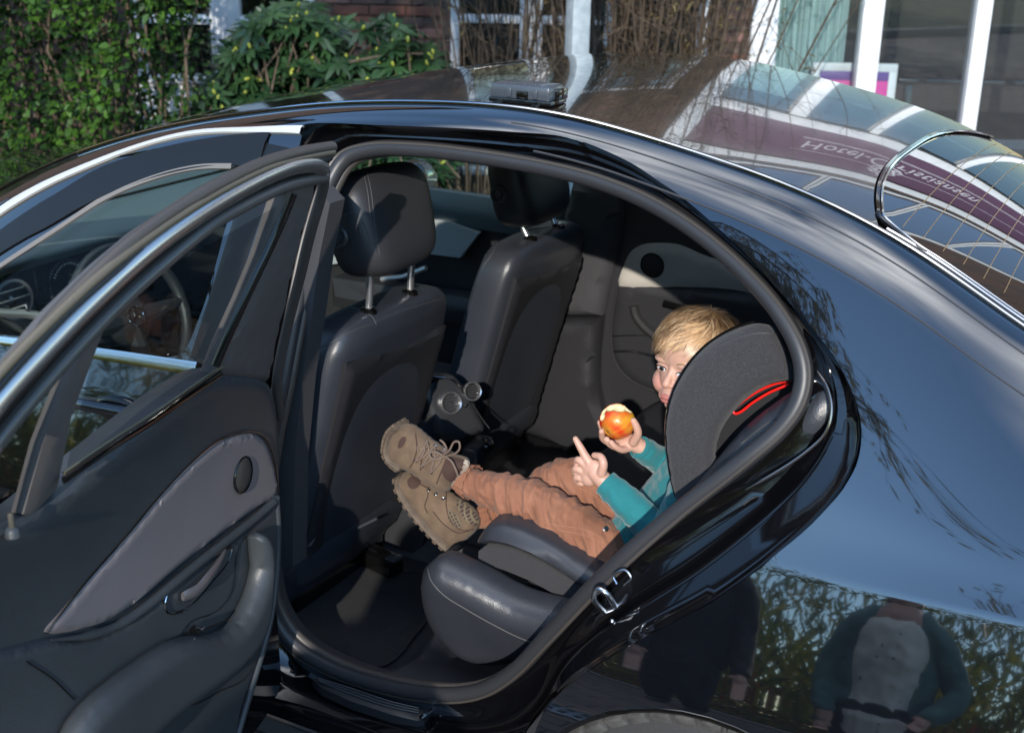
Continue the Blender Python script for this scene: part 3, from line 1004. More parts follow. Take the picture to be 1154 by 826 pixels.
# glass divider and the lock pin
dv = DR.path([(112, 366), (128, 352), (84, 470), (68, 550), (40, 582), (30, 580), (52, 500), (80, 430)], -.016)
sheet('glass_divider', DR, dv, DOORPIL, card, res=.02, w=-.016, edge=(.006, .005), thick=.02)
gl = DR.path([(325, 225), (250, 418), (72, 540), (110, 376), (200, 296)], -.03)
sheet('drop_glass', DR, gl, GLASSDOOR, card, res=.1, w=-.03)
gl2 = DR.path([(100, 380), (40, 580), (0, 600), (-80, 640), (-60, 560), (0, 506)], -.03)
sheet('quarter_glass', DR, gl2, GLASSDOOR, card, res=.1, w=-.03)
pb = DR.pt(*DR.inv(14, 598), .0)
lk = lathe('lock_pin', [(.0001, .026), (.0036, .026), (.0042, .024), (.0042, -.008)], pb, (0, 0, 1), mat('pin_bronze', (.12, .11, .09), .3, .5), card, n=16)
lathe('pin_collar', [(.0045, .006), (.007, .005), (.010, .0), (.011, -.008)], pb, (0, 0, 1), DOORSKIN, lk, n=16)

# taupe panel with the loudspeaker
tp = dpoly([(268, 491), (285, 489), (298, 497), (307, 518), (312, 556), (290, 572), (262, 592), (225, 620), (190, 648), (160, 674), (130, 695), (100, 707), (52, 712), (70, 690), (100, 655), (140, 610), (180, 562), (215, 525), (245, 500)], .0, 3)
sheet('taupe_panel', DR, tp, TAUPE, card, res=.010, w=.0035, edge=(.008, .006), thick=.01)
dtube('panel_seam', [(52, 713), (72, 687), (100, 652), (140, 607), (180, 559), (215, 522), (245, 497), (268, 488), (285, 486), (300, 495), (309, 517), (314, 553)], .0016, PIANO, card, w=.001, n=6)
spx = DR.inv(274, 535, .006); c0 = DR.pt(*spx, .004)
sp = lathe('loudspeaker_ring', [(.0355, .0), (.0365, .003), (.0350, .0045), (.0335, .004), (.0335, -.004)], c0, DN, PIANO, card, n=40)
sg = mat('speaker_grille', (.03, .03, .028), .6, bump=(900, .9, .002, 'voronoi'))
lathe('loudspeaker_grille', [(.0335, .002), (.028, .0055), (.015, .0075), (.0001, .008)], c0, DN, sg, sp, n=40)
# lower card: a rolled edge that sweeps down from the hinge side
lw = dpoly([(311, 562), (313, 600), (309, 650), (300, 700), (285, 750), (268, 800), (250, 870), (60, 930), (-80, 860), (-60, 760), (10, 730), (60, 718), (100, 714), (132, 702), (164, 681), (195, 655), (230, 627), (266, 600), (292, 578)], .0, 3)
sheet('lower_card', DR, lw, DOORSKIN, card, res=.010, w=.012, edge=(.02, .014), thick=.012)
dtube('card_crest', [(308, 566), (290, 582), (262, 604), (228, 631), (194, 659), (164, 684), (132, 705), (100, 716), (58, 721)], [.0085]*36+[.007]*7+[.0055, .0045, .0035, .0025, .0015, .0008], DOORSKIN, card, w=.012)
dtube('card_edge_roll', [(311, 560), (313, 600), (311, 650), (305, 695), (295, 735), (280, 785), (264, 840)], .0075, DOORSKIN, card, w=.010)
dtube('card_joint', [(30, 745), (60, 765), (84, 788)], .0012, PIANO, card, w=.013, n=6)
# release handle in its shell
hp = dpoly([(262, 615), (258, 632), (240, 655), (222, 676), (205, 688), (190, 690), (186, 682), (190, 668), (205, 652), (222, 640), (245, 625)], .013, 3)
hs = sheet('handle_shell', DR, hp, PIANO, card, res=.008, w=.0135, disp=lambda u, v, d: -min(d*1.0, .010))
hpt = [DR.pt(*DR.inv(a, b, .02), ww) for a, b, ww in ((256, 620, .016), (246, 632, .022), (232, 648, .027), (218, 664, .027), (206, 672, .020))]
v_, f_ = tube_vf(catmull(hpt, 4), [.003, .004, .005, .0062, .0072, .0082, .009, .0098, .0105, .011, .011, .011, .011, .011, .0105, .010, .008][:len(catmull(hpt, 4))], 12, False, True, tuple(DN), .55)
obj('release_lever', v_, f_, mat('brushed_dark_lever', (.32, .30, .31), .3, .8), hs)
dtube('shell_rim', [(262, 614), (245, 624), (222, 639), (205, 651), (190, 667), (186, 682), (190, 691), (206, 689)], .0016, CHROME, hs, w=.015, n=6)
# pull handle flowing into the armrest
arm_px = [(284, 604), (292, 598), (299, 612), (300, 645), (298, 680), (290, 715), (272, 745), (240, 772), (200, 800), (160, 835), (120, 880), (50, 900), (65, 850), (80, 812), (108, 780), (150, 748), (190, 722), (215, 716), (240, 714), (262, 700), (278, 672), (287, 640)]
pillow('armrest', DR, dpoly(arm_px, .03, 2), DOORSKIN, card, h=.034, hb=.02, r=.035, res=.007, w=.028)
gpx = [(270, 612), (284, 604), (289, 625), (283, 660), (265, 690), (240, 706), (205, 714), (215, 700), (245, 688), (262, 665)]
sheet('grab_recess', DR, dpoly(gpx, .014, 3), mat('dark_recess_liner', (.008, .009, .01), .5), card, res=.01, w=.0145, disp=lambda u, v, d: -min(d, .008))
sw = obj('window_switch', *box_vf(DR.pt(*DR.inv(222, 709, .03), .030), (.022, .018, .008), Matrix(((DN[0], DS[0], 0), (DN[1], DS[1], 0), (0, 0, 1))), .003), PIANO, card)
v_, f_ = box_vf(DR.pt(*DR.inv(223, 707, .03), .034), (.016, .012, .006), Matrix(((DN[0], DS[0], 0), (DN[1], DS[1], 0), (0, 0, 1))), .002)
obj('switch_rocker', v_, f_, CHROME, sw)
pk = dpoly([(296, 690), (299, 712), (290, 740), (276, 765), (250, 778), (215, 795), (208, 790), (225, 778), (255, 756), (280, 722)], .013, 3)
sheet('door_pocket', DR, pk, mat('pocket_dark', (.004, .004, .004), .7), card, res=.012, w=.014, disp=lambda u, v, d: -min(d*.8, .008))

# ================================================================ INTERIOR
def ray_hit(bvh, px, py):
    d = Vector(FW*FPX+RT2*(px-PW/2)+UP2*(PH/2-py)).normalized()
    h = bvh.ray_cast(Vector(CAM), d)
    return h
def bvh_of(o):
    me = o.data
    mw = Matrix.Identity(4)
    return BVHTree.FromPolygons([v.co for v in me.vertices], [tuple(p.vertices) for p in me.polygons])
def seam_on(o, name, px, r, m, off=.0005, k=6):
    """a stitched line laid on the surface of o along the traced points"""
    b = bvh_of(o)
    pts = []
    for p in catmull(px, k):
        h = ray_hit(b, p[0], p[1])
        if h[0] is not None: pts.append(h[0]+h[1]*off)
    if len(pts) > 2: return tube(name, pts, r, m, o, n=6)

sheet('floor_carpet', Surf(lambda u, v, w: np.array([u, v, .225+.10*math.exp(-(v/.13)**4)+w])), [(-2.3, -.74), (-.5, -.74), (-.5, .76), (-2.3, .76)], CARPET, CAR, res=.03)
# sill trim between seal and carpet
so = [p+np.array([0, .012, .004]) for p in seal3 if p[2] < .62 and p[0] > -1.09]
si_px = [(312, 640), (314, 668), (322, 690), (342, 714), (380, 735), (430, 750), (452, 745), (476, 722), (496, 704), (520, 712), (570, 735), (620, 715), (680, 650)]
ZS = zplane(.245, -.9, -.6)
band = [(p[0], p[1]) for p in so]
def sill_f(u, v, w):
    yo = -.775
    t = np.clip((v-yo)/.20, 0, 1)
    return np.array([u, v, .315-.06*t+.05*max(0, u+.62)*2+w])
SS = Surf(sill_f, -.8, -.65)
sip = catmull(SS.path([(300, 640), (308, 668), (318, 690), (340, 716), (380, 737), (430, 752), (455, 742), (476, 722), (498, 700), (530, 690), (580, 690), (640, 690)]), 5)
sop = [(-.36, -.79), (-.5, -.79), (-.65, -.785), (-.8, -.78), (-.95, -.78), (-1.05, -.78), (-1.2, -.78), (-1.2, -.62)]
sheet('sill_trim', SS, [tuple(p) for p in sip]+sop, NAVYTRIM, CAR, res=.02, edge=(.02, .012), thick=.05)
# dirt-catching seam clips on the sill
for a, b in ((405, 757), (520, 776)):
    v_, f_ = box_vf(SS.pt(*SS.inv(a, b), .001), (.014, .03, .003), None, .001); obj('trim_clip', v_, f_, NAVYTRIM, CAR)

FM = zplane(.242, -1.0, -.45)
mat_px = [(315, 682), (336, 668), (357, 655), (378, 641), (396, 633), (420, 633), (448, 645), (475, 643), (483, 660), (485, 690), (470, 712), (434, 749), (396, 748), (350, 735), (322, 708)]
mp = [tuple(p) for p in catmull(FM.path(mat_px), 4, True)]
fm = sheet('floor_mat', FM, mp, MATM, None, res=.02, edge=(.01, .004), thick=.012)
tag(fm, 'black carpet mat on the floor in front of the rear seat', 'floor mat')
tube('mat_border', [FM.pt(u, v, .001) for u, v in mp], .0035, MATEDGE, fm, n=6, closed=True)

# ---- front seats
def seat_back_x(z): return -1.00-(.97-z)*.27
def seatback_vf(y0, dx=0):
    zs = [.26, .30, .38, .5, .62, .74, .84, .91, .955, .982, .998, 1.006, 1.008]
    hw = [.21, .230, .240, .244, .246, .246, .246, .242, .232, .214, .185, .130, .04]
    dp = [.10, .12, .135, .14, .14, .138, .135, .132, .128, .118, .10, .07, .02]
    V, F = [], []
    n = 48
    Z = np.linspace(0, len(zs)-1, 60)
    A = np.array([[a, b, c] for a, b, c in zip(zs, hw, dp)])
    C = catmull(list(A), 5)
    for z, h, d in C:
        xc = seat_back_x(z)-.07
        if z > .95: xc -= (z-.95)*.15
        for k in range(n):
            a = 2*math.pi*k/n
            ca, sa = math.cos(a), math.sin(a)
            e = .42
            x = xc+d*.5*abs(ca)**e*(1 if ca > 0 else -1)
            # bolsters: the front face is hollow, the rear bulges
            y = y0+h*abs(sa)**e*(1 if sa > 0 else -1)
            V.append((x+dx, y, z))
    m = len(C)
    for j in range(m-1):
        for k in range(n):
            l = (k+1) % n
            F.append((j*n+k, j*n+l, (j+1)*n+l, (j+1)*n+k))
    F.append(tuple(range(n-1, -1, -1))); F.append(tuple((m-1)*n+k for k in range(n)))
    return V, F
def head_vf(c, s, e=.55, tilt=0.0, taper_=.12, n=36, m=22):
    V, F = [], []
    R = Matrix.Rotation(tilt, 3, 'Y')
    for j in range(m+1):
        b = -math.pi/2+math.pi*j/m
        cb, sb = math.cos(b), math.sin(b)
        zz = abs(sb)**e*(1 if sb > 0 else -1)
        rr = max(abs(cb), 1e-3)**e
        for k in range(n):
            a = 2*math.pi*k/n
            ca, sa = math.cos(a), math.sin(a)
            x = rr*abs(ca)**.6*(1 if ca > 0 else -1)
            y = rr*abs(sa)**e*(1 if sa > 0 else -1)
            tp = 1+taper_*(zz*.5) - .10*max(0, zz)**3
            p = R @ Vector((s[0]*x*(1-.12*zz), s[1]*y*tp, s[2]*zz))
            V.append(Vector(c)+p)
    for j in range(m):
        for k in range(n):
            l = (k+1) % n
            F.append((j*n+k, j*n+l, (j+1)*n+l, (j+1)*n+k))
    F.append(tuple(range(n-1, -1, -1))); F.append(tuple(m*n+k for k in range(n)))
    return V, F
SR = Surf(lambda y, z, w: np.array([seat_back_x(z)-.0+w, y, z]), -.38, .7)
def front_seat(y0, hc, near):
    v, f = seatback_vf(y0)
    s = obj('front_seat', v, f, LEATHER, CAR, sharp=60)
    # hard shell on the back
    shell_px = [(331, 452), (340, 440), (375, 418), (428, 399), (480, 379), (504, 367), (500, 395), (488, 430), (476, 480), (468, 530), (456, 565), (440, 580), (400, 602), (345, 632), (328, 640), (320, 600), (319, 540), (323, 490)]
    P = SR.path(shell_px)
    P = [(p[0]+(y0+.37), p[1]) for p in catmull(P, 3, True)]
    P = [(min(max(p[0], y0-.214), y0+.214), min(p[1], .965)) for p in P]
    def hollow(u, v_, d):
        a_ = max(0, 1-((u-y0)/.235)**2); b_ = max(0, 1-((v_-.60)/.36)**2)
        return -.030*(a_*b_)**1.3
    sheet('seatback_shell', Surf(lambda y, z, w: np.array([seat_back_x(z)+.004+w, y, z])), P, SHELL, s, res=.02, w=.006, edge=(.02, .012), thick=.02, disp=hollow)
    # headrest
    c = hc
    v, f = head_vf(c, (.068, .146, .116), .48, math.radians(-11), .18)
    h = obj('headrest', v, f, LEATHER_D, s, sharp=60)
    lathe('adjuster_button', [(.0255, -.002), (.0255, .003), (.022, .006), (.017, .006), (.015, .003), (.012, .003), (.011, .008), (.0001, .009)], (c[0]-.014, c[1]-.1475, c[2]-.012), (0.05, -1, .05), LEATHER_D, h, n=28)
    for q in (-.085, .085):
        yy = y0+q
        top = c[2]-.06
        pts = [Vector((c[0]+.005, yy, top+.02)), Vector((c[0]+.006, yy, top-.03)), Vector((-1.045, yy, .995))]
        tube('headrest_post', catmull(pts, 5), .0082, CHROME_S, s, n=14)
        lathe('post_collar', [(.0001, .012), (.014, .012), (.019, .008), (.020, 0), (.021, -.008)], (-1.045, yy, 1.003), (0, 0, 1), PIANO, s, n=20)
    # cushion
    v, f = box_vf((-1.40, y0, .40), (.50, .48, .16), None, .05)
    obj('seat_cushion', v, f, LEATHER, s)
    v, f = box_vf((-1.40, y0, .27), (.40, .38, .08), None, .01)
    obj('seat_runner', v, f, PIANO, s)
    return s, h
fs, fh = front_seat(-.36, (-1.045, -.385, 1.205), True)
fs2, fh2 = front_seat(.415, (-1.085, .395, 1.150), False)
seam_on(fs, 'upholstery_seam', [(338, 410), (352, 397), (375, 385), (400, 372), (424, 364)], .0011, STITCH)
seam_on(fs, 'upholstery_seam', [(392, 346), (408, 350), (420, 358), (424, 366)], .0011, STITCH)
seam_on(fs, 'upholstery_seam', [(424, 362), (450, 352), (480, 342), (506, 334)], .0011, STITCH)
seam_on(fs, 'upholstery_seam', [(391, 372), (378, 388), (370, 405), (368, 418)], .0011, STITCH)
seam_on(fh, 'headrest_seam', [(409, 193), (414, 215), (417, 240), (420, 265), (423, 287)], .0010, STITCH)
seam_on(fh, 'headrest_seam', [(413, 192), (418, 215), (421, 240), (424, 265), (428, 287)], .0010, STITCH)
seam_on(fh, 'headrest_seam', [(380, 298), (376, 280), (376, 262), (384, 245), (400, 240), (412, 256), (418, 280)], .0010, STITCH)
seam_on(fs2, 'upholstery_seam', [(545, 300), (556, 284), (563, 266)], .0011, STITCH)
seam_on(fs2, 'upholstery_seam', [(506, 302), (530, 283), (552, 271), (580, 262), (620, 256)], .0011, STITCH)
seam_on(fh2, 'headrest_seam', [(548, 215), (552, 228), (562, 236)], .001, STITCH)

# under-seat fitting and the seat release
bx = MB()
R0 = Matrix.Rotation(math.radians(6), 3, 'Z')
bx.add(*box_vf((-1.10, -.40, .262), (.12, .040, .045), Matrix.Rotation(math.radians(-62), 3, 'Z'), .006))
bx.add(*box_vf((-1.075, -.36, .29), (.03, .03, .02), Matrix.Rotation(math.radians(-62), 3, 'Z'), .004))
pb_ = lambda px, py: un(px, py, 'z', .29)
q0, q1 = pb_(385, 603), pb_(447, 632)
dr_ = (q1-q0); L_ = np.linalg.norm(dr_); an = math.atan2(dr_[1], dr_[0])
rb = obj('seat_rail', *box_vf((q0+q1)/2-np.array([0, 0, .02]), (L_, .055, .045), Matrix.Rotation(an, 3, 'Z'), .006), PIANO, CAR)
q2 = pb_(440, 628)
obj('rail_cap', *box_vf(q2+np.array([0.01, 0, -.008]), (.03, .045, .03), Matrix.Rotation(an, 3, 'Z'), .008), mat('smoked_cap', (.06, .06, .065), .2), rb)
tube('rail_highlight_edge', [pb_(404, 613)+np.array([0, 0, .004]), pb_(425, 624)+np.array([0, 0, .004])], .002, STEEL, rb, n=6)
tube('seat_base_trim', [P3(337, 627, -.40), P3(380, 606, -.38), P3(425, 584, -.34)], .004, NAVYTRIM, CAR, n=6)
sh = obj('seat_side_shield', *ell_vf((-1.30, -.63, .43), (.10, .02, .10)), SHELL, CAR)

# ---- centre console with rear vents
CX = -1.066
_N = np.array([.84, -.46, .28]); _N /= np.linalg.norm(_N)
_U = np.array([.46, .84, 0]); _U /= np.linalg.norm(_U); _V = np.cross(_N, _U)
CS = planeS((-1.05, 0, .655), _U, _V if _V[2] > 0 else -_V, _N)
cpx = [(478, 428), (500, 420), (516, 423), (530, 440), (545, 468), (552, 486), (540, 492), (520, 500), (503, 497), (492, 488), (484, 470), (476, 450)]
cp = [tuple(p) for p in catmull(CS.path(cpx), 4, True)]
cn = sheet('centre_console', CS, cp, PLASTIC, CAR, res=.012, edge=(.03, .03), thick=.22)
# lower pedestal, soft edge
sheet('console_pedestal', xplane(CX-.03, 0, .5), [(-.15, .24), (.15, .24), (.15, .62), (-.13, .62)], PLASTIC, CAR, res=.03, edge=(.03, .03), thick=.40)
VENTB = mat('vent_bowl_black', (.004, .004, .004), .9)
def vent(px, py, r, parent):
    c = CS.pt(*CS.inv(px, py, .006), .004)
    ax = Vector(_N)
    o = lathe('air_vent', [(r, -.004), (r*1.06, .004), (r*1.0, .009), (r*.90, .008), (r*.86, .0), (r*.84, -.012)], c, ax, CHROME_S, parent, n=36)
    lathe('vent_bowl', [(r*.85, -.002), (r*.7, -.010), (.0005, -.012)], c, ax, VENTB, o, n=24)
    for k in (-.55, -.28, 0, .28, .55):
        hw_ = math.sqrt(max(0, .72-k*k))*r
        a = Vector(c)+Vector(_N)*.001+Vector(_U)*(-hw_)+Vector(_V)*k*r; b = Vector(c)+Vector(_N)*.001+Vector(_U)*hw_+Vector(_V)*k*r
        tube('vent_slat', [a, b], .0013, mat_slat, o, n=6, flat=1)
    v_, f_ = box_vf(Vector(c)+Vector(_N)*.004, (.004, .008, .005), None, .001)
    obj('vent_knob', v_, f_, CHROME, o)
mat_slat = mat('vent_slat_grey', (.05, .05, .055), .35)
vent(508, 454, .0285, cn)
vent(532, 441, .0245, cn)
tube('console_chrome_line', catmull([CS.pt(*CS.inv(a, b, .002), .008) for a, b in [(481, 423), (492, 425), (505, 427), (514, 433), (524, 446), (534, 460), (543, 474), (550, 483)]], 5), .0018, CHROME, cn, n=6)
tube('console_side_seam', catmull([CS.pt(*CS.inv(a, b, .002), .006) for a, b in [(477, 450), (479, 438), (488, 429), (500, 426)]], 5), .0014, PIANO, cn, n=6)
v_, f_ = box_vf(CS.pt(*CS.inv(525, 457, .006), .006), (.006, .018, .006), None, .001); obj('temperature_wheel', v_, f_, CHROME, cn)
pw = obj('power_outlet', *box_vf(P3(538, 507, -.02), (.05, .11, .05), Matrix.Rotation(.1, 3, 'Z'), .012), PLASTIC, CAR)
lathe('outlet_ring', [(.017, 0), (.018, .004), (.014, .006), (.012, 0), (.0005, -.004)], P3(529, 509, -.05), (1, -.35, .55), CHROME, pw, n=24)
v_, f_ = box_vf(P3(528, 509, -.052)+Vector((.006, 0, .004)), (.004, .010, .008), None, .001); obj('outlet_mark', v_, f_, mat('white_print', (.6, .6, .6), .5), pw)
v_, f_ = ell_vf(P3(548, 500, -.0), (.02, .028, .014), Matrix.Rotation(.5, 3, 'Z')); obj('outlet_cap', v_, f_, PIANO, pw)
obj('tunnel_mat', *box_vf((-.85, .12, .285), (.30, .46, .012), None, .004), MATM, CAR)

# ---- far B post and far rear door card
FB = yplane(.70, -1.1, .7)
def fp(px, S=FB, n=3): return [tuple(p) for p in catmull(S.path(px), n, True)]
sheet('far_post_cloth', FB, FB.path([(645, 205), (690, 205), (698, 240), (694, 275), (684, 320), (677, 357), (604, 357), (615, 320), (628, 280), (636, 240)]), BPILL, CAR, res=.03, w=.02, edge=(.03, .03), thick=.03)
sheet('far_post_lower_cover', FB, FB.path([(603, 358), (677, 358), (673, 400), (672, 432), (678, 465), (695, 500), (690, 520), (640, 505), (580, 485), (556, 470), (575, 440), (590, 405)]), SHELL, CAR, res=.03, w=.024, edge=(.025, .025), thick=.03)
tube('seat_belt', [P3(609, 328, .63), P3(607, 350, .63), P3(604, 372, .63)], .004, MATEDGE, CAR, n=6)
FDc = yplane(.74, -.8, .7)
DULL = mat('dull_black_vinyl', (.010, .010, .011), .75)
farcard = sheet('far_door_card', FDc, [(-1.02, .20), (0.10, .20), (.16, .70), (.16, 1.16), (-1.02, 1.16)], SHELL, CAR, res=.04, thick=.04)
pp = FDc.path([(698, 322), (703, 300), (711, 284), (723, 276), (745, 274), (766, 276), (800, 290), (860, 300), (920, 300), (920, 345), (860, 334), (826, 326), (760, 323)])
sheet('far_pale_panel', FDc, [tuple(p) for p in catmull(pp, 3, True)], PALEPANEL, farcard, res=.02, w=.012, edge=(.012, .010), thick=.012)
cs = FDc.pt(*FDc.inv(735.5, 299, .012), .013)
fsp = lathe('far_speaker_ring', [(.037, .0), (.038, .003), (.036, .005), (.034, .002)], cs, (0, -1, 0), PIANO, farcard, n=36)
lathe('far_speaker_grille', [(.036, .001), (.028, .004), (.0005, .006)], cs, (0, -1, 0), sg, fsp, n=36)
lc = fp([(697, 324), (760, 325), (830, 329), (900, 345), (900, 470), (800, 470), (735, 440), (712, 428), (694, 408), (689, 384), (692, 350)], FDc)
sheet('far_lower_card', FDc, lc, SHELL, farcard, res=.02, w=.012, edge=(.012, .009), thick=.012)
def ftube(name, px, r, m, w, flat=1.0): return tube(name, [FDc.pt(p[0], p[1], w) for p in catmull(FDc.path(px, w), 6)], r, m, farcard, n=8)
ftube('far_card_seam', [(690, 379), (712, 378), (740, 379), (780, 384)], .0022, PIANO, .013)
ftube('far_card_edge', [(696, 325), (691, 352), (689, 384), (694, 409), (712, 429), (738, 441)], .004, DULL, .010)
ftube('far_pull_handle', [(714, 345), (717, 356), (726, 368), (738, 378), (756, 390)], .016, DULL, .020)
ftube('far_pocket_edge', [(692, 396), (712, 396), (735, 401), (760, 408)], .004, PIANO, .014)
ftube('far_release_shell', [(748, 342), (762, 346), (776, 350)], .012, PIANO, .016)
ftube('far_door_seal', [(684, 318), (676, 360), (672, 420), (678, 462), (700, 492)], .012, RUBBER, .004)

# ---- rear seats
sheet('rear_backrest_far', Surf(lambda u, v, w: np.array([-.10+(v-.5)*.30-w, u, v])), [(-.20, .45), (.66, .45), (.66, 1.02), (.60, 1.08), (-.20, 1.08)], LEATHER, CAR, res=.04, w=.06, edge=(.06, .05), thick=.08)
sheet('rear_backrest_near', Surf(lambda u, v, w: np.array([-.06+(v-.5)*.30-w, u, v])), [(-.72, .45), (-.22, .45), (-.22, 1.10), (-.66, 1.10), (-.72, 1.02)], LEATHER, CAR, res=.04, w=.03, edge=(.06, .05), thick=.10)
sheet('parcel_shelf', Surf(lambda u, v, w: np.array([u, v, 1.11+w])), [(.05, -.66), (.62, -.66), (.62, .66), (.05, .66)], PLASTIC, CAR, res=.06, thick=.02)
bk = pillow('seat_side_bolster', yplane(-.64, -.1, 1.0), [tuple(p) for p in catmull(yplane(-.64, -.1, 1.0).path([(760, 585), (800, 528), (835, 486), (868, 458), (900, 438), (940, 430), (960, 470), (900, 560), (830, 620)]), 4, True)], LEATHER, CAR, h=.055, hb=.05, r=.07)
seam_on(bk, 'bolster_seam', [(836, 500), (850, 488), (870, 474), (895, 463)], .0013, STITCH)
sheet('rear_cushion_far', Surf(lambda u, v, w: np.array([u, v, .50+.02*math.sin((u+.7)*4)+w])), [tuple(p) for p in catmull([(-.74, -.18), (-.76, .2), (-.74, .66), (-.3, .68), (0, .66), (0, -.18)], 5, True)], LEATHER_D, CAR, res=.03, w=.02, edge=(.07, .06), thick=.18)
# seat base that the cushions stand on
obj('rear_seat_base', *box_vf((-.30, .04, .31), (.40, 1.20, .20), None, .03), CARPET, CAR)
bs_px = [(476, 650), (479, 640), (489, 633), (500, 634), (520, 643), (546, 656), (582, 675), (624, 687), (668, 692), (690, 720), (650, 735), (620, 735), (596, 738), (574, 742), (550, 742), (524, 733), (500, 712), (484, 690)]
BSs = planeS(un(560, 690, 'y', -.62), (1, 0, 0), (0, -.35, .94), (.05, -.94, -.35))
BSs.u0, BSs.v0 = 0, 0
bol = pillow('outer_cushion_bolster', Surf(BSs.f, 0, 0), [tuple(p) for p in catmull(Surf(BSs.f, 0, 0).path(bs_px), 3, True)], LEATHER, CAR, h=.045, hb=.07, r=.055, res=.010)
seam_on(bol, 'bolster_seam', [(482, 640), (486, 654), (500, 670), (525, 686), (555, 703), (585, 718), (610, 727)], .0014, STITCH)

# ---- the raised child cushion with its wing support, one child seat on the bench
CSEAT = empty('child_booster_seat', (-.45, -.42, .5), 'raised dark child seat cushion with a big charcoal fabric head wing behind the boy', 'child seat')
BYP = yplane(-.57, -.6, .55)
top_px = [(538, 618), (548, 611), (563, 611), (585, 617), (610, 629), (640, 647), (668, 662), (700, 680)]
tl = BYP.path(top_px)
tx = [p[0] for p in tl]; tz = [p[1] for p in tl]
ztop = lambda x: float(np.interp(x, tx, tz))
fb_px = [(538, 622), (546, 617), (563, 617), (585, 623), (612, 636), (640, 653), (675, 670), (700, 684), (700, 705), (660, 690), (630, 674), (598, 656), (566, 643), (546, 637), (538, 632)]
sheet('booster_fabric_base', BYP, BYP.path(fb_px), FABRIC, CSEAT, res=.015, edge=(.006, .005), thick=.30)
def bt(u, v, w):
    k = np.clip((u-(-.70))/.08, 0, 1)
    return np.array([u, v, ztop(u)+.012-.0*(1-k)+w])
x0b, x1b = tx[0]-.002, -.12
o_ = [(x0b+.01, -.575), (x0b-.01, -.54), (x0b-.012, -.42), (x0b-.008, -.30), (x0b+.01, -.265), (-.5, -.26), (x1b, -.26), (x1b, -.58), (-.5, -.585)]
bcu = pillow('booster_leather_top', Surf(bt, -.5, -.4), [tuple(p) for p in catmull(o_, 4, True)], LEATHER, CSEAT, h=.030, hb=.020, r=.045, res=.014)
obj('booster_lift_frame', *box_vf((-.42, -.42, .46), (.34, .24, .10), None, .02), PLASTIC, CSEAT)
# wing
WS = yplane(-.60, -.2, 1.0)
wing_px = [(780, 590), (762, 562), (755, 530), (751, 500), (752, 468), (758, 444), (768, 424), (782, 404), (800, 387), (824, 373), (848, 365), (860, 365), (872, 372), (884, 390), (893, 412), (900, 432), (886, 430), (866, 434), (848, 444), (832, 458), (819, 474), (810, 492), (806, 512), (806, 530), (812, 556)]
wg = pillow('head_wing', WS, [tuple(p) for p in catmull(WS.path(wing_px), 3, True)], FABRIC, CSEAT, h=.022, hb=.045, r=.022, res=.012)
seam_on(wg, 'wing_seam', [(776, 413), (800, 396), (826, 384), (852, 376), (878, 377)], .0010, STITCH)
tube('wing_piping', [WS.pt(p[0], p[1], 0) for p in catmull(WS.path([(770, 575), (760, 555), (753, 520), (750.5, 490), (752, 464), (760, 438), (774, 413), (798, 387), (826, 370), (850, 362)]), 6)], .0024, PIANO, wg, n=6)
cc = sheet('wing_opening_shell', yplane(-.52, -.15, 1.0), yplane(-.52, -.15, 1.0).path([(800, 540), (800, 500), (815, 468), (850, 438), (905, 425), (905, 440), (868, 470), (845, 500), (835, 490), (822, 500), (818, 530)]), PLASTIC, CSEAT, res=.02, thick=.02)
rs_px = [(890, 429), (872, 433), (852, 442), (836, 453), (828, 460), (826, 464), (829, 466), (835, 464), (848, 454), (866, 443), (889, 433)]
RSf = yplane(-.60, -.15, 1.0)
tube('belt_guide', [RSf.pt(p[0], p[1], -.012) for p in catmull(RSf.path(rs_px, -.012), 5)], .0026, REDSTRAP, CSEAT, n=8)
tube('belt_guide', [RSf.pt(p[0], p[1], -.03) for p in catmull(RSf.path([(852, 434), (838, 441), (828, 450), (826, 456)], -.03), 5)], .0022, REDSTRAP, CSEAT, n=8)
# back of the child seat behind the torso
sheet('child_backrest', Surf(lambda u, v, w: np.array([-.17+(v-.5)*.28-w, u, v])), [(-.56, .55), (-.26, .55), (-.26, 1.02), (-.30, 1.08), (-.52, 1.08), (-.56, 1.02)], FABRIC, CSEAT, res=.04, w=.02, edge=(.04, .03), thick=.05)

# ---- dashboard, seen through the closed front window
db_prof = [(-2.55, 1.00), (-2.42, 1.015), (-2.25, 1.01), (-2.16, .99), (-2.12, .965), (-2.13, .94)]
dash = loft('dashboard', [[np.array([x, y, z+.0]) for x, z in catmull(db_prof, 4)] for y in np.linspace(-.72, .74, 14)], DASH, CAR)
sheet('dash_face', xplane(-2.16, 0, .8), [(-.72, .5), (.74, .5), (.74, .955), (-.72, .955)], PIANO, dash, res=.08, thick=.06)
tube('dash_seam', [(-2.30, y, 1.018) for y in np.linspace(-.7, .7, 12)], .004, PIANO, dash, n=6)
def ring(name, c, r, t, ax, m, parent): return lathe(name, [(r, 0), (r+t, .004), (r+t*.6, .009), (r-t*.3, .008), (r-t*.4, -.004)], c, ax, m, parent, n=40)
vx = -2.14
cV = un(14, 337, 'x', vx)
ring('dash_vent_ring', cV, .048, .010, (1, -.2, .1), CHROME, dash)
for k in (-.5, 0, .5):
    tube('dash_vent_slat', [Vector(cV)+Vector((.004, -.042, k*.05)), Vector(cV)+Vector((.004, .042, k*.05))], .0022, SATIN, dash, n=6)
lathe('dash_vent_bowl', [(.047, 0), (.03, -.03), (.001, -.03)], cV, (1, -.2, .1), PIANO, dash, n=24)
cI = un(76, 318, 'x', vx)
mat_tick = mat('dial_white', (.6, .6, .6), .5)
ins = ring('instrument_bezel', cI, .062, .006, (1, -.1, .1), CHROME, dash)
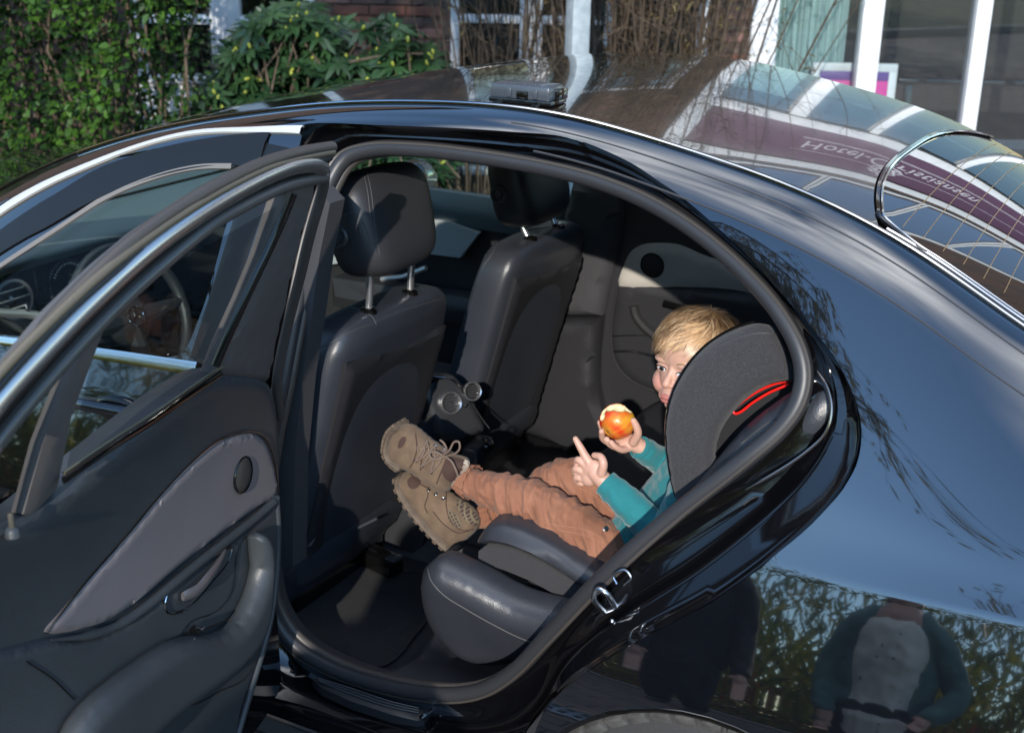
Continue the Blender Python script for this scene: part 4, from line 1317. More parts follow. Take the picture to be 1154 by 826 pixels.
for k in range(32):
    a = math.pi*(.15+1.5*k/31)
    p = Vector(cI)+Vector((.006, -.05*math.cos(a), .05*math.sin(a)))
    q = Vector(cI)+Vector((.006, -.057*math.cos(a), .057*math.sin(a)))
    tube('dial_tick', [p, q], .0014, mat_tick, ins, n=4)
tube('dash_chrome_bar', [un(-10, 352, 'x', vx+.01), un(30, 354, 'x', vx+.01), un(50, 357, 'x', vx+.01)], .012, SATIN, dash, n=8)
tube('instrument_strut', [un(37, 305, 'x', vx+.01), un(42, 330, 'x', vx+.01)], .003, CHROME, dash, n=6)
# steering wheel
sc_ = Vector((-1.83, -.38, .84))
sax = Vector((.93, 0, .36)).normalized()
swq = sax.to_track_quat('Z', 'Y').to_matrix()
swl = tube('steering_wheel', [sc_+swq @ Vector((.185*math.cos(a), .185*math.sin(a), 0)) for a in np.linspace(0, 2*math.pi, 40)[:-1]], .015, LEATHER_D, CAR, n=10, closed=True)
mb = MB(); mb.add(*ell_vf(sc_-sax*.02, (.075, .07, .03), swq, 24, 12))
for a in (0, math.pi, -math.pi/2): mb.add(*tube_vf([sc_-sax*.02, sc_+swq @ Vector((.18*math.cos(a), .18*math.sin(a), 0))], [.03, .012], 8))
mb.build('wheel_hub', PLASTIC, swl)
emb = tube('wheel_emblem', [sc_+sax*.014+swq @ Vector((.026*math.cos(a), .026*math.sin(a), 0)) for a in np.linspace(0, 2*math.pi, 25)[:-1]], .0026, CHROME, swl, n=6, closed=True)
for k in range(3):
    a = math.pi/2+2*math.pi*k/3
    tube('emblem_spoke', [sc_+sax*.014, sc_+sax*.014+swq @ Vector((.026*math.cos(a), .026*math.sin(a), 0))], [.004, .0015], CHROME, emb, n=6)
tube('wheel_column', [sc_-sax*.03, sc_-sax*.35], .05, PLASTIC, swl)
# far front door card below its window
sheet('far_front_card', yplane(.74, -1.7, .8), [(-2.15, .25), (-1.12, .25), (-1.12, 1.0), (-2.15, 1.0)], SHELL, CAR, res=.06, thick=.04)
ffp = yplane(.70, -1.5, .9)
sheet('far_front_upper_trim', ffp, [(-2.12, .90), (-1.13, .90), (-1.13, 1.005), (-2.12, 1.005)], DASH, CAR, res=.04, thick=.03, edge=(.02, .02))
sheet('far_front_silver_panel', ffp, ffp.path([(484, 246), (500, 248), (541, 262), (520, 290), (470, 284), (358, 300), (330, 290), (380, 240)]), mat('silver_blue_trim', (.35, .38, .39), .4, .2), CAR, res=.04, w=.008, thick=.02)
sheet('far_front_arm', ffp, [(-1.95, .58), (-1.15, .62), (-1.15, .70), (-1.95, .68)], PLASTIC, CAR, res=.05, w=.07, edge=(.03, .02), thick=.07)
tube('far_front_handle', [un(430, 315, 'y', .66), un(455, 312, 'y', .66), un(480, 302, 'y', .66)], .008, SATIN, CAR, n=8)
# rear bulkhead and sides that close the cabin
obj('bulkhead', *box_vf((.22, 0, .62), (.04, 1.40, .80), None, .01), PLASTIC, CAR)

# ================================================================ LIGHT BOX ON THE ROOF
TX = empty('roof_sign_clip', tuple(un(590, 118, 'y', -.47)), 'small glossy grey plastic clip box standing on the roof edge', 'clip box')
pA, pB = un(552, 119, 'y', -.50), un(624, 126, 'y', -.50)
cz = top_f(-.64, -.46)[2]
def bxp(name, c, s, bev, m, parent):
    return obj(name, *box_vf(c, s, Matrix.Rotation(.02, 3, 'Z'), bev), m, parent)
GREYP = mat('blue_grey_plastic', (.05, .06, .075), .3, coat=.3, bump=(200, .1, .001))
cx_ = (pA[0]+pB[0])/2
yc = -.478
bdy = bxp('clip_body', (cx_, yc, cz+.021), (.128, .068, .028), .006, GREYP, TX)
bxp('clip_base', (cx_+.002, yc, cz+.004), (.134, .074, .010), .003, PIANO, TX)
bxp('clip_end', (cx_+.067, yc+.014, cz+.018), (.012, .040, .022), .003, PIANO, TX)
bxp('latch_recess', (cx_+.008, yc-.0348, cz+.017), (.024, .005, .014), .0012, PIANO, TX)
for q in (-.020, .036): bxp('latch_cheek', (cx_+q, yc-.036, cz+.020), (.010, .005, .018), .002, GREYP, TX)
for q in (-.016, .008, .028): bxp('top_lug', (cx_+q, yc-.02, cz+.0358), (.008, .010, .003), .001, GREYP, TX)
tube('clip_foot', [Vector((cx_-.04, yc-.03, cz+.003)), Vector((cx_-.04, yc-.048, cz-.004))], .009, PIANO, TX, n=10, flat=.5)
tube('clip_foot', [Vector((cx_+.04, yc-.03, cz+.003)), Vector((cx_+.04, yc-.048, cz-.004))], .009, PIANO, TX, n=10, flat=.5)
# ================================================================ THE BOY
def attrmat(name, rough=.5, sss=0.0, bump=None, sheen=0):
    m = mat(name, (.5, .5, .5), rough, bump=bump, sheen=sheen)
    nt = m.node_tree
    a = nt.nodes.new('ShaderNodeAttribute'); a.attribute_name = 'tint'
    nt.links.new(a.outputs['Color'], nt.nodes['Principled BSDF'].inputs['Base Color'])
    if sss:
        b = nt.nodes['Principled BSDF']
        b.inputs['Subsurface Weight'].default_value = sss
        b.inputs['Subsurface Radius'].default_value = (.9, .35, .2)
        b.inputs['Subsurface Scale'].default_value = .008
    return m
SKIN = attrmat('skin', .48, .35, (260, .06, .0006))
HC = P3(781.5, 406, -.41)
az = math.radians(-71-37)
Fd = Vector((math.cos(az), math.sin(az), -.06)).normalized()
Lt = Vector((0, 0, 1)).cross(Fd).normalized()
Lt = (Lt+Vector((0, 0, -.02))).normalized()
Uu = Fd.cross(Lt).normalized()
if Uu.z < 0: Uu = -Uu
HM = Matrix((Lt, Fd, Uu)).transposed()          # columns: left, forward, up
def hl(a, b, c): return HC+Lt*a+Fd*b+Uu*c
def hloc(p):
    d = Vector(p)-HC
    return d.dot(Lt), d.dot(Fd), d.dot(Uu)
S = []
def he(c, r): S.append(ell_vf(hl(*c), r, HM, 28, 18))
he((0, -.014, .026), (.071, .086, .074))
he((0, .006, -.026), (.060, .068, .062))
he((0, .010, -.058), (.046, .050, .038))
he((0, .046, -.084), (.024, .022, .016))
for s in (-1, 1):
    he((s*.037, .034, -.044), (.0295, .031, .030))
    he((s*.026, .058, .012), (.024, .012, .009))
    he((s*.028, .0535, -.004), (.0165, .0150, .012))
    he((s*.0090, .0755, -.0295), (.0058, .0065, .0050))
    he((s*.071, -.016, -.022), (.008, .018, .026))
    he((s*.020, .062, -.060), (.012, .012, .014))
S.append(chain([hl(0, .062, .006), hl(0, .069, -.008), hl(0, .079, -.021), hl(0, .0815, -.026)], [.008, .0068, .0080, .0090]))
he((0, .070, -.055), (.022, .010, .018))
he((0, .0800, -.0535), (.0165, .0080, .0050))
he((0, .0795, -.0620), (.0145, .0085, .0060))
he((0, .060, -.078), (.018, .014, .010))
# neck and trunk
chest = P3(800, 535, -.38); belly = P3(760, 580, -.39); pelvis = P3(715, 612, -.41)
S.append(chain([hl(0, -.03, -.07), hl(0, -.035, -.11), chest+Vector((0, 0, .05))], [.036, .034, .05]))
S.append(chain([chest+Vector((0, 0, .03)), chest, belly, pelvis], [.06, .078, .075, .075]))
shL = P3(792, 512, -.49); elL = P3(748, 602, -.53); wrL = P3(688, 549, -.53)
shR = P3(785, 498, -.30); elR = P3(772, 545, -.30); wrR = P3(722, 504, -.42)
S.append(chain([chest+Vector((0, -.04, .03)), shL, elL, wrL], [.045, .036, .026, .0175]))
S.append(chain([chest+Vector((0, .04, .03)), shR, elR, wrR], [.045, .036, .026, .0175]))
# legs (under the trousers)
LEGN = [P3(704, 632, -.465), P3(660, 602, -.475), P3(612, 571, -.475), P3(566, 556, -.465), P3(522, 540, -.455)]
LEGF = [P3(715, 590, -.36), P3(672, 556, -.37), P3(637, 538, -.38), P3(595, 560, -.385), P3(548, 581, -.39)]
S.append(chain([pelvis]+LEGN, [.06, .04, .038, .034, .028, .022]))
S.append(chain([pelvis]+LEGF, [.06, .04, .038, .034, .028, .022]))
# left hand: index finger pointing up, the others curled in
yL = -.535
def q(px, py, dy=0.0, y=yL): return P3(px, py, y+dy)
S.append(chain([wrL, q(681, 542), q(671, 532)], [.0165, .0185, .0175]))
S.append(ell_vf(q(668, 530), (.022, .0135, .026), Matrix.Rotation(math.radians(38), 3, 'Y'), 20, 12))
S.append(ell_vf(q(664, 538), (.018, .0130, .020), Matrix.Rotation(math.radians(20), 3, 'Y'), 20, 12))
S.append(chain([q(666, 524), q(659, 513), q(653.5, 503), q(648.5, 494.5)], [.0105, .0086, .0076, .0060]))
S.append(chain([q(662, 526), q(652, 518, -.002), q(650, 523, .012), q(656, 529, .016)], [.009, .0078, .0070, .0065]))
S.append(chain([q(660, 533), q(649.5, 528, -.002), q(648.5, 534, .012), q(655, 538, .016)], [.009, .0078, .0070, .0065]))
S.append(chain([q(660, 541), q(650, 538, -.002), q(650, 543, .010), q(656, 545, .015)], [.0085, .0070, .0064, .006]))
S.append(chain([q(678, 533, -.010), q(680, 522, -.012), q(677, 515, -.008), q(670, 513, -.002)], [.0095, .0088, .0078, .0066]))
# right hand holding the apple
yR = -.43
AC = P3(696, 475, -.445); AR = .0375
def r_(px, py, y): return P3(px, py, y)
S.append(chain([wrR, r_(714, 499, -.425), r_(704, 497, -.425)], [.0165, .0185, .018]))
S.append(ell_vf(r_(705, 498, -.43), (.026, .016, .013), Matrix.Rotation(math.radians(-10), 3, 'Y'), 20, 12))
S.append(chain([r_(706, 494, -.408), r_(694, 490, -.398), r_(680, 484, -.400), r_(676, 476, -.408)], [.009, .0078, .0070, .0062]))
S.append(chain([r_(702, 498, -.425), r_(691, 500, -.43), r_(680, 494.5, -.452), r_(678, 486, -.470)], [.009, .0080, .0072, .0062]))
S.append(chain([r_(705, 502, -.435), r_(696, 504, -.45), r_(687, 500, -.470), r_(683.5, 495, -.478)], [.009, .0078, .0072, .0066]))
S.append(chain([r_(708, 505, -.438), r_(701, 507, -.458), r_(693, 503, -.475), r_(689, 498.5, -.480)], [.0085, .0070, .0064, .0058]))
S.append(chain([r_(714, 498, -.440), r_(719, 488, -.448), r_(717, 480, -.452), r_(714, 474, -.455)], [.010, .0086, .0078, .0066]))

def skin_col(p):
    a, b, c = hloc(p)
    base = np.array([.56, .335, .255])
    n = noise.noise(Vector(p)*55)*.5
    base = base*(1+.07*n)
    if abs(a) < .1 and abs(c) < .14 and b > 0:
        for s in (-1, 1):
            k = math.exp(-(((a-s*.038)/.020)**2+((c+.040)/.018)**2))
            base = base*(1-k*.55)+np.array([.62, .24, .20])*k*.55
        k = math.exp(-((a/.010)**2+((c+.026)/.009)**2))*.30
        base = base*(1-k)+np.array([.60, .25, .20])*k
        u = a/.0165
        if abs(u) < 1.15 and b > .06:
            hw = .0100*math.sqrt(max(0, 1-(a/.0180)**2))
            d = abs(c+.0580)-hw
            k = max(0, min(1, -d/.0018+.3))
            base = base*(1-k)+np.array([.46, .17, .15])*k
            k = math.exp(-((c+.0573)/.0010)**2)*(1 if abs(u) < 1 else 0)*.7
            base = base*(1-k)+np.array([.16, .03, .03])*k
        for s in (-1, 1):
            k = math.exp(-(((a-s*.0062)/.0028)**2+((c+.0335)/.0016)**2)) if b > .068 else 0
            base = base*(1-k*.8)+np.array([.16, .05, .04])*k*.8
    return base
body = remesh('person', S, .0021, SKIN, None, smooth=2, col=skin_col)
tag(body, 'small blond boy in teal top and rust trousers holding an apple on the back seat', 'person')
body['category'] = 'person'
BB = bvh_of(body)
def face_pt(a, c, w=0.0):
    o = hl(a, .20, c)
    h = BB.ray_cast(o, -Fd)
    p = h[0] if h[0] is not None else hl(a, .07, c)
    return np.array(p+Fd*w)
FS = Surf(lambda u, v, w: face_pt(u, v, w))
EYEW = mat('eye_white', (.72, .70, .68), .12, coat=1)
IRIS = mat('eye_iris', (.045, .05, .055), .1, coat=1)
PUP = mat('eye_pupil', (.002, .002, .002), .05, coat=1)
LASH = mat('lashes_brown', (.05, .028, .018), .7)
def ell2(cx, cy, rx, ry, n=20, tip=1.0): return [(cx+rx*math.cos(a), cy+ry*math.sin(a)*(abs(math.sin(a))**tip)) for a in np.linspace(0, 2*math.pi, n+1)[:-1]]
for s in (-1, 1):
    cx, cy = s*.0262, -.005
    lo = ell2(cx, cy, .0125, .0050, 24, .35)
    bulge = lambda u, v, d: min(d, .004)*.35
    e = sheet('eye', FS, lo, EYEW, body, res=.002, w=.0006, disp=bulge)
    ix = cx+.0022                      # looking toward the camera side
    sheet('iris', FS, [(x, y) for x, y in ell2(ix, cy+.0003, .0056, .0047, 20, 0)], IRIS, e, res=.0015, w=.0022)
    sheet('pupil', FS, [(x, y) for x, y in ell2(ix, cy+.0005, .0026, .0026, 14, 0)], PUP, e, res=.001, w=.0026)
    up = [(cx+.0135*math.cos(a), cy+.0052*math.sin(a)**1.2) for a in np.linspace(.02, math.pi-.02, 14)]
    tube('upper_lashes', [face_pt(u, v, .0016) for u, v in up], [.0004]+[.0011]*12+[.0004], LASH, e, n=6)
    tube('upper_lid', [face_pt(u, v+.0026, .0004) for u, v in up], [.0006]+[.0017]*12+[.0006], mat('lid_skin', (.56, .32, .25), .5), e, n=8)
    dn = [(cx+.0130*math.cos(a), cy-.0052*math.sin(a)**1.2) for a in np.linspace(.02, math.pi-.02, 14)]
    tube('lower_lid', [face_pt(u, v-.0010, .0003) for u, v in dn], [.0004]+[.0010]*12+[.0004], mat('lower_lid_skin', (.58, .30, .25), .5), e, n=8)
    br = [(cx+s*(-.013+.028*t), .0150+.0035*math.sin(math.pi*t)) for t in np.linspace(0, 1, 10)]
    tube('eyebrow', [face_pt(u, v, .0002) for u, v in br], [.0006, .0016, .0018, .0018, .0016, .0014, .0012, .001, .0007, .0003], mat('brow_blond', (.30, .18, .09), .8), body, n=6)

# ---- hair: a cap on the scalp and a few thousand strands
def hairmat():
    m = mat('blond_hair', (.42, .25, .11), .38, spec=.5)
    nt = m.node_tree
    a = nt.nodes.new('ShaderNodeAttribute'); a.attribute_name = 'tint'
    nt.links.new(a.outputs['Color'], nt.nodes['Principled BSDF'].inputs['Base Color'])
    return m
HAIRM = hairmat()
sc0 = (0, -.014, .026); sr0 = (.071, .086, .074)
def scalp(th_, ph, k=0.0):
    # th_ from the top, ph around (0 = forward)
    return Vector((sc0[0]+(sr0[0]+k)*math.sin(th_)*math.sin(ph), sc0[1]+(sr0[1]+k)*math.sin(th_)*math.cos(ph), sc0[2]+(sr0[2]+k)*math.cos(th_)))
def th_max(ph):
    return math.radians(np.interp(abs(math.degrees(ph)), [0, 40, 70, 100, 180], [50, 52, 66, 92, 118]))
hv, hf, hc = [], [], []
n1, n2 = 48, 16
for j in range(n2+1):
    for i in range(n1):
        ph = -math.pi+2*math.pi*i/n1
        p = scalp(th_max(ph)*j/n2, ph, .005 if j < n2 else .001)
        hv.append(hl(*p)); hc.append((.14, .08, .035))
for j in range(n2):
    for i in range(n1):
        k = (i+1) % n1
        hf.append((j*n1+i, (j+1)*n1+i, (j+1)*n1+k, j*n1+k))
rng = random.Random(3)
crownp = Vector((.012, -.045, .098))
for sidx in range(4600):
    ph = rng.uniform(-math.pi, math.pi)
    t = th_max(ph)*math.sqrt(rng.uniform(.0, 1.0))*.98
    p = scalp(t, ph, .003)
    d0 = Vector((p.x-crownp.x, p.y-crownp.y, 0))
    L = rng.uniform(.045, .075)
    front = max(0, math.cos(ph))
    if front > .3: L = rng.uniform(.045, .070)
    seg = 8
    clump = noise.noise(Vector((p.x*55, p.y*55, p.z*30)))
    c = np.array([.25, .155, .082])*(0.5+1.0*rng.random()**1.2)
    c = c*(1.25 if p.y > .0 else .8)
    if clump > .12: c = c*1.5+np.array([.05, .038, .024])
    if clump < -.15: c = c*.5
    if rng.random() < .08: c = np.array([.60, .45, .29])
    pos = p.copy()
    bend_ = rng.gauss(0, .32)+clump*1.6
    lift = rng.uniform(.003, .012)*(1+1.2*max(0, noise.noise(Vector((p.x*40, p.y*40, 9)))))
    pts = []
    for k in range(seg+1):
        f = k/seg
        pts.append(pos.copy())
        g = Vector((pos.x/sr0[0]**2, (pos.y-sc0[1])/sr0[1]**2, (pos.z-sc0[2])/sr0[2]**2)).normalized()
        # flow: away from the crown, forward fringe sweeping to the boy's right
        fl = Vector((pos.x-crownp.x, pos.y-crownp.y, pos.z-crownp.z-.03))
        fl = fl.normalized()+Vector((-.55*max(0, g.y+.3), .25, -.25))
        fl = fl-g*fl.dot(g)
        side = g.cross(fl).normalized()
        fl = (fl.normalized()+side*bend_*.5).normalized()
        pos = pos+fl*(L/seg)
        # keep clear of the scalp
        e = Vector(((pos.x-sc0[0])/(sr0[0]), (pos.y-sc0[1])/(sr0[1]), (pos.z-sc0[2])/(sr0[2])))
        want = 1+(.06+lift*11*math.sin(min(f*1.2+.1, 1)*math.pi*.55))
        if e.length < want*1.0 or f < .55: pos = Vector((sc0[0]+e.x/e.length*want*sr0[0], sc0[1]+e.y/e.length*want*sr0[1], sc0[2]+e.z/e.length*want*sr0[2]))
    w_ = rng.uniform(.0006, .0012)
    b0 = len(hv)
    for k, pt in enumerate(pts):
        g = (pt-Vector(sc0)).normalized()
        tg = (pts[min(k+1, seg)]-pts[max(k-1, 0)]).normalized()
        sd = g.cross(tg).normalized()
        ww = w_*(1-.85*(k/seg)**2)
        hv.append(hl(*(pt+sd*ww))); hv.append(hl(*(pt-sd*ww)))
        cc = c*(.75+.35*k/seg)
        hc.append(tuple(cc)); hc.append(tuple(cc))
    for k in range(seg): hf.append((b0+2*k, b0+2*k+1, b0+2*k+3, b0+2*k+2))
hair = obj('hair', hv, hf, HAIRM, body, sharp=180)
ca = hair.data.color_attributes.new('tint', 'FLOAT_COLOR', 'POINT')
ca.data.foreach_set('color', np.array([(*c, 1) for c in hc], dtype=np.float32).ravel())

# ---- clothes
TEAL = mat('teal_knit', (.006, .155, .175), .85, bump=(700, .5, .0012), var=(25, (.007, .165, .185), 1), sheen=.3)
def fold(scale, amp, ax, stretch=(1, 1, 1)):
    def f(p, n):
        v = Vector((p.x*stretch[0], p.y*stretch[1], p.z*stretch[2]))*scale
        a = noise.noise(v); b = noise.noise(v*2.3+Vector((7, 3, 1)))
        return amp*((1-abs(a)*2.2)*.8+b*.5)
    return f
T = []
T.append(chain([hl(0, -.035, -.118), chest+Vector((0, 0, .02)), chest, belly, pelvis+Vector((.02, 0, .01))], [.046, .075, .092, .088, .082]))
T.append(chain([chest+Vector((0, -.045, .02)), shL, P3(775, 560, -.53), elL, P3(715, 574, -.532), P3(700, 560, -.531), P3(690, 551, -.53)], [.06, .048, .042, .0375, .033, .031, .028]))
T.append(chain([chest+Vector((0, .045, .02)), shR, elR, P3(748, 522, -.36), P3(727, 508, -.41)], [.06, .047, .036, .030, .0255]))
shirt = remesh('long_sleeved_top', T, .003, TEAL, body, smooth=3, disp=fold(32, .0030, 0, (1, .6, 1)))
def cuffring(c, d, r, t, m, parent, name='cuff', n=28):
    d = Vector(d).normalized()
    return lathe(name, [(r-.003, -t), (r, -t*.95), (r+.0012, -t*.6), (r+.0008, 0), (r+.0012, t*.6), (r, t*.95), (r-.004, t)], c, d, m, parent, n)
cuffring(P3(686, 547, -.53), wrL-P3(715, 574, -.532), .0265, .011, TEAL, shirt)
cuffring(P3(723, 505.5, -.416), wrR-P3(748, 522, -.36), .0245, .009, TEAL, shirt)

RUST = mat('rust_cotton_trousers', (.215, .088, .048), .85, bump=(900, .6, .0012), var=(14, (.30, .135, .080), 1), detail=8, sheen=.1)
Rr = []
nl = [P3(735, 628, -.44)]+LEGN
Rr.append(chain(nl, [.070, .060, .053, .047, .0445, .030]))
fl_ = [P3(745, 600, -.38)]+LEGF
Rr.append(chain(fl_, [.070, .056, .047, .042, .038, .029]))
def trouser_fold(p, n):
    # creases run across the legs and gather behind the knees
    v = Vector((p.x*1.5+p.z*.7, p.y*.4, p.z*.5-p.x*.3))*20
    a = noise.noise(v)
    b = noise.noise(Vector((p.x*2.0+p.z*.9, p.y*.6, p.z*.7))*31+Vector((3, 9, 2)))
    c = noise.noise(Vector((p.x*1.3+p.z*1.1, p.y, p.z*.4))*62)
    return .0072*(.5-min(abs(a)*2.4, 1)**.7)+.0034*(1-min(1, abs(b)*3))+.0010*c
tro = remesh('trousers', Rr, .0026, RUST, body, smooth=2, disp=trouser_fold)
THREAD = mat('rust_topstitch', (.34, .165, .10), .8)
for k, pth in enumerate(([(640, 546), (655, 551), (672, 560), (690, 577)], [(612, 588), (628, 592), (645, 594), (662, 598), (680, 606), (694, 612)], [(610, 594), (626, 597), (645, 600), (662, 604), (680, 612)], [(598, 541), (592, 556), (594, 572), (600, 584)], [(684, 590), (690, 600), (688, 612), (680, 626)])):
    seam_on(tro, 'topstitch', pth, .0008, THREAD, .0002)
bt_ = ray_hit(bvh_of(tro), 682.5, 596)
if bt_[0] is not None:
    lathe('snap_button', [(.0062, 0), (.0062, .002), (.004, .003), (.0005, .0025)], bt_[0], bt_[1], STEEL, tro, n=20)
# ribbed ankle cuffs
def ribbed(c, d, r0, r1, L_, m, parent):
    prof = []
    for k in range(25):
        t = k/24
        prof.append((r0+(r1-r0)*t+.0010*math.sin(k*2.6), L_*t))
    V, F = lathe_vf(prof, c, d, 60)
    out = []
    cc = Vector(c); dd = Vector(d).normalized()
    for i, v in enumerate(V):
        a = (v-cc); ax = dd*a.dot(dd); rr = a-ax
        k = i % 60
        out.append(cc+ax+rr*(1+.045*math.cos(k*math.pi*2/60*15)))
    return obj('ribbed_cuff', out, F, m, parent)
ribbed(P3(533, 544, -.457), P3(513, 536, -.452)-P3(533, 544, -.457), .0400, .0330, .030, RUST, tro)
ribbed(P3(560, 577, -.389), P3(535, 586, -.392)-P3(560, 577, -.389), .036, .0300, .032, RUST, tro)

# boots
def checkmat():
    m = mat('checked_lining', (.06, .035, .028), .9)
    nt = m.node_tree; b = nt.nodes['Principled BSDF']
    tc = nt.nodes.new('ShaderNodeTexCoord')
    prev = None
    for k, (rot, col_, wd) in enumerate(((.6, (.17, .14, .07, 1), .72), (2.17, (.15, .13, .11, 1), .80))):
        mp = nt.nodes.new('ShaderNodeMapping'); mp.inputs['Rotation'].default_value = (0, rot, 0)
        wv = nt.nodes.new('ShaderNodeTexWave'); wv.inputs['Scale'].default_value = 38
        r = nt.nodes.new('ShaderNodeMapRange'); r.inputs[1].default_value = wd; r.inputs[2].default_value = wd+.05
        mx = nt.nodes.new('ShaderNodeMix'); mx.data_type = 'RGBA'
        mx.inputs[6].default_value = (.06, .035, .028, 1); mx.inputs[7].default_value = col_
        nt.links.new(tc.outputs['Object'], mp.inputs[0]); nt.links.new(mp.outputs[0], wv.inputs['Vector']); nt.links.new(wv.outputs['Fac'], r.inputs[0]); nt.links.new(r.outputs[0], mx.inputs[0])
        if prev: nt.links.new(prev.outputs[2], mx.inputs[6])
        prev = mx
    nt.links.new(prev.outputs[2], b.inputs['Base Color'])
    return m
SUEDE = mat('brown_suede', (.105, .070, .045), .9, bump=(500, .7, .0012), var=(22, (.18, .122, .078), 1), sheen=.1, detail=6)
SUEDE2 = mat('dark_suede', (.055, .030, .024), .9, bump=(500, .7, .0012))
SOLE = mat('lugged_sole', (.135, .10, .072), .75, bump=(220, .7, .002), var=(60, (.09, .068, .05), 1))
LACE = mat('taupe_lace', (.16, .115, .09), .8, bump=(900, .6, .001))
def boot(ypl, out_px, sole_px, thick, dx=0):
    Sf = yplane(ypl, -.9, .62)
    P = [tuple(p) for p in catmull(Sf.path(out_px), 3, True)]
    o = pillow('boot', Sf, P, SUEDE, body, h=thick, hb=thick*.9, r=thick*1.05, res=.008, disp=lambda u, v, d: .0018*noise.noise(Vector((u*45, 0, v*45))))
    sp_ = resample(catmull(Sf.path(sole_px), 8), 60)
    pts = [Sf.pt(p[0], p[1], 0) for p in sp_]
    V, F = tube_vf(pts, [.006]+[.0095]*58+[.006], 12, False, True, (0, 1, 0), thick/.0095*.92)
    so_ = obj('boot_sole', V, F, SOLE, o)
    mb = MB()
    for i in range(3, 57, 5):
        a = Vector(pts[i]); t = (Vector(pts[i+1])-Vector(pts[i-1])).normalized()
        nrm = t.cross(Vector((0, 1, 0))).normalized()
        if nrm.x > 0: nrm = -nrm
        R_ = Matrix((t, Vector((0, 1, 0)), nrm)).transposed()
        for yy in (-.55, .0, .55):
            mb.add(*box_vf(a+nrm*.0065+Vector((0, yy*thick, 0)), (.0125, thick*.46, .009), R_, .0015))
    mb.build('tread_lugs', SOLE, so_)
    return o
up_px = [(459, 477), (468, 481), (480, 491), (495, 502), (508, 510), (524, 516), (529, 523), (520, 537), (510, 549), (504, 555), (494, 551), (481, 541), (468, 533), (454, 525), (442, 516), (439, 505), (442, 491), (449, 481)]
bu = boot(-.475, up_px, [(453, 478), (445, 486), (441, 498), (441, 509), (447, 518), (458, 526)], .034)
lo_px = [(456, 532), (464, 531), (474, 537), (486, 547), (503, 553), (516, 561), (533, 573), (541, 587), (538, 596), (527, 607), (515, 615), (506, 612), (490, 598), (475, 581), (463, 566), (454, 551), (451, 540)]
bl = boot(-.43, lo_px, [(453, 534), (453, 545), (459, 558), (470, 574), (485, 592), (500, 607), (511, 616), (521, 613)], .032)
def on_obj(o, pxs, off=.002, k=6):
    b = bvh_of(o); out = []
    for p in (catmull(pxs, k) if k > 1 else pxs):
        h = ray_hit(b, p[0], p[1])
        if h[0] is not None: out.append(h[0]+h[1]*off)
    return out
def decal(o, name, px, m, off=.0012, res=.004, thick=.0015):
    """a patch of another leather laid onto o inside the traced outline"""
    b = bvh_of(o)
    V, F, d = trimesh2d([tuple(p) for p in catmull(px, 3, True)], (), 2.0)
    P, ok = [], True
    for p in V:
        h = ray_hit(b, p[0], p[1])
        if h[0] is None: P.append(None)
        else: P.append(h[0]+h[1]*off)
    keep = [i for i, p in enumerate(P) if p is not None]
    mp_ = {k: i for i, k in enumerate(keep)}
    F2 = [tuple(mp_[i] for i in f) for f in F if all(i in mp_ for i in f)]
    if F2: return obj(name, [P[i] for i in keep], F2, m, o)
decal(bu, 'toe_patch', [(450, 497), (455, 492), (458, 494), (454, 503), (449, 505)], SUEDE2)
decal(bu, 'boot_tongue', [(506, 516), (516, 516), (525, 520), (519, 532), (510, 543), (503, 540), (498, 530)], SUEDE2)
decal(bu, 'boot_collar', [(524, 518), (529, 522), (522, 535), (511, 549), (508, 546), (518, 532)], mat('fleece_collar', (.42, .36, .29), .95))
decal(bl, 'toe_patch', [(459, 541), (466, 537), (474, 542), (470, 550), (462, 550)], SUEDE2)
CHK = checkmat()
decal(bl, 'checked_side', [(514, 566), (520, 563), (533, 576), (540, 586), (536, 592), (527, 588), (519, 578)], CHK)
decal(bl, 'checked_side', [(506, 575), (510, 576), (520, 590), (519, 595), (511, 592), (505, 583)], CHK)
for pth in ([(483, 549), (482, 560), (479, 570), (482, 578)], [(503, 556), (503, 570), (507, 584), (520, 597), (533, 596)], [(462, 533), (470, 543), (485, 552)], [(488, 576), (500, 590), (516, 600), (528, 598)]):
    p = on_obj(bl, pth, .0008)
    if len(p) > 2: tube('boot_seam', p, .0013, SUEDE2, bl, n=6)
for pth in ([(468, 489), (470, 505), (466, 520), (462, 527)], [(484, 500), (476, 516), (474, 530)], [(505, 512), (498, 530), (492, 545)]):
    p = on_obj(bu, pth, .0008)
    if len(p) > 2: tube('boot_seam', p, .0013, SUEDE2, bu, n=6)
# eyelets and laces
BU = bvh_of(bu); BLb = bvh_of(bl)
def eyelets(B_, o, L_):
    for a, b in L_:
        h = ray_hit(B_, a, b)
        if h[0] is not None:
            lathe('lace_hook', [(.0042, 0), (.0044, .0022), (.0030, .0034), (.0016, .003)], h[0], h[1], STEEL, o, n=16)
eyelets(BU, bu, [(481, 499), (490, 503), (500, 508), (469, 519), (476, 525), (486, 532)])
eyelets(BLb, bl, [(483, 553), (491, 557), (500, 562)])
def lace(px, r=.0022, lift_=.004):
    p = on_obj(bu, px, lift_, 5)
    if len(p) > 2: tube('boot_lace', p, r, LACE, bu, n=8)
lace([(481, 499), (475, 510), (469, 519)]); lace([(490, 503), (480, 513), (469, 519)]); lace([(481, 499), (484, 512), (476, 525)])
lace([(490, 503), (490, 516), (486, 532)]); lace([(500, 508), (490, 516), (476, 525)]); lace([(500, 508), (496, 521), (486, 532)])
lace([(474, 512), (471, 505), (475, 501), (479, 506), (476, 513), (473, 513)], .0018, .003)
def bow(px, dy):
    tube('boot_lace', catmull([P3(a, b, -.475-.036+w_) for (a, b), w_ in zip(px, dy)], 6), .0024, LACE, bu, n=8)
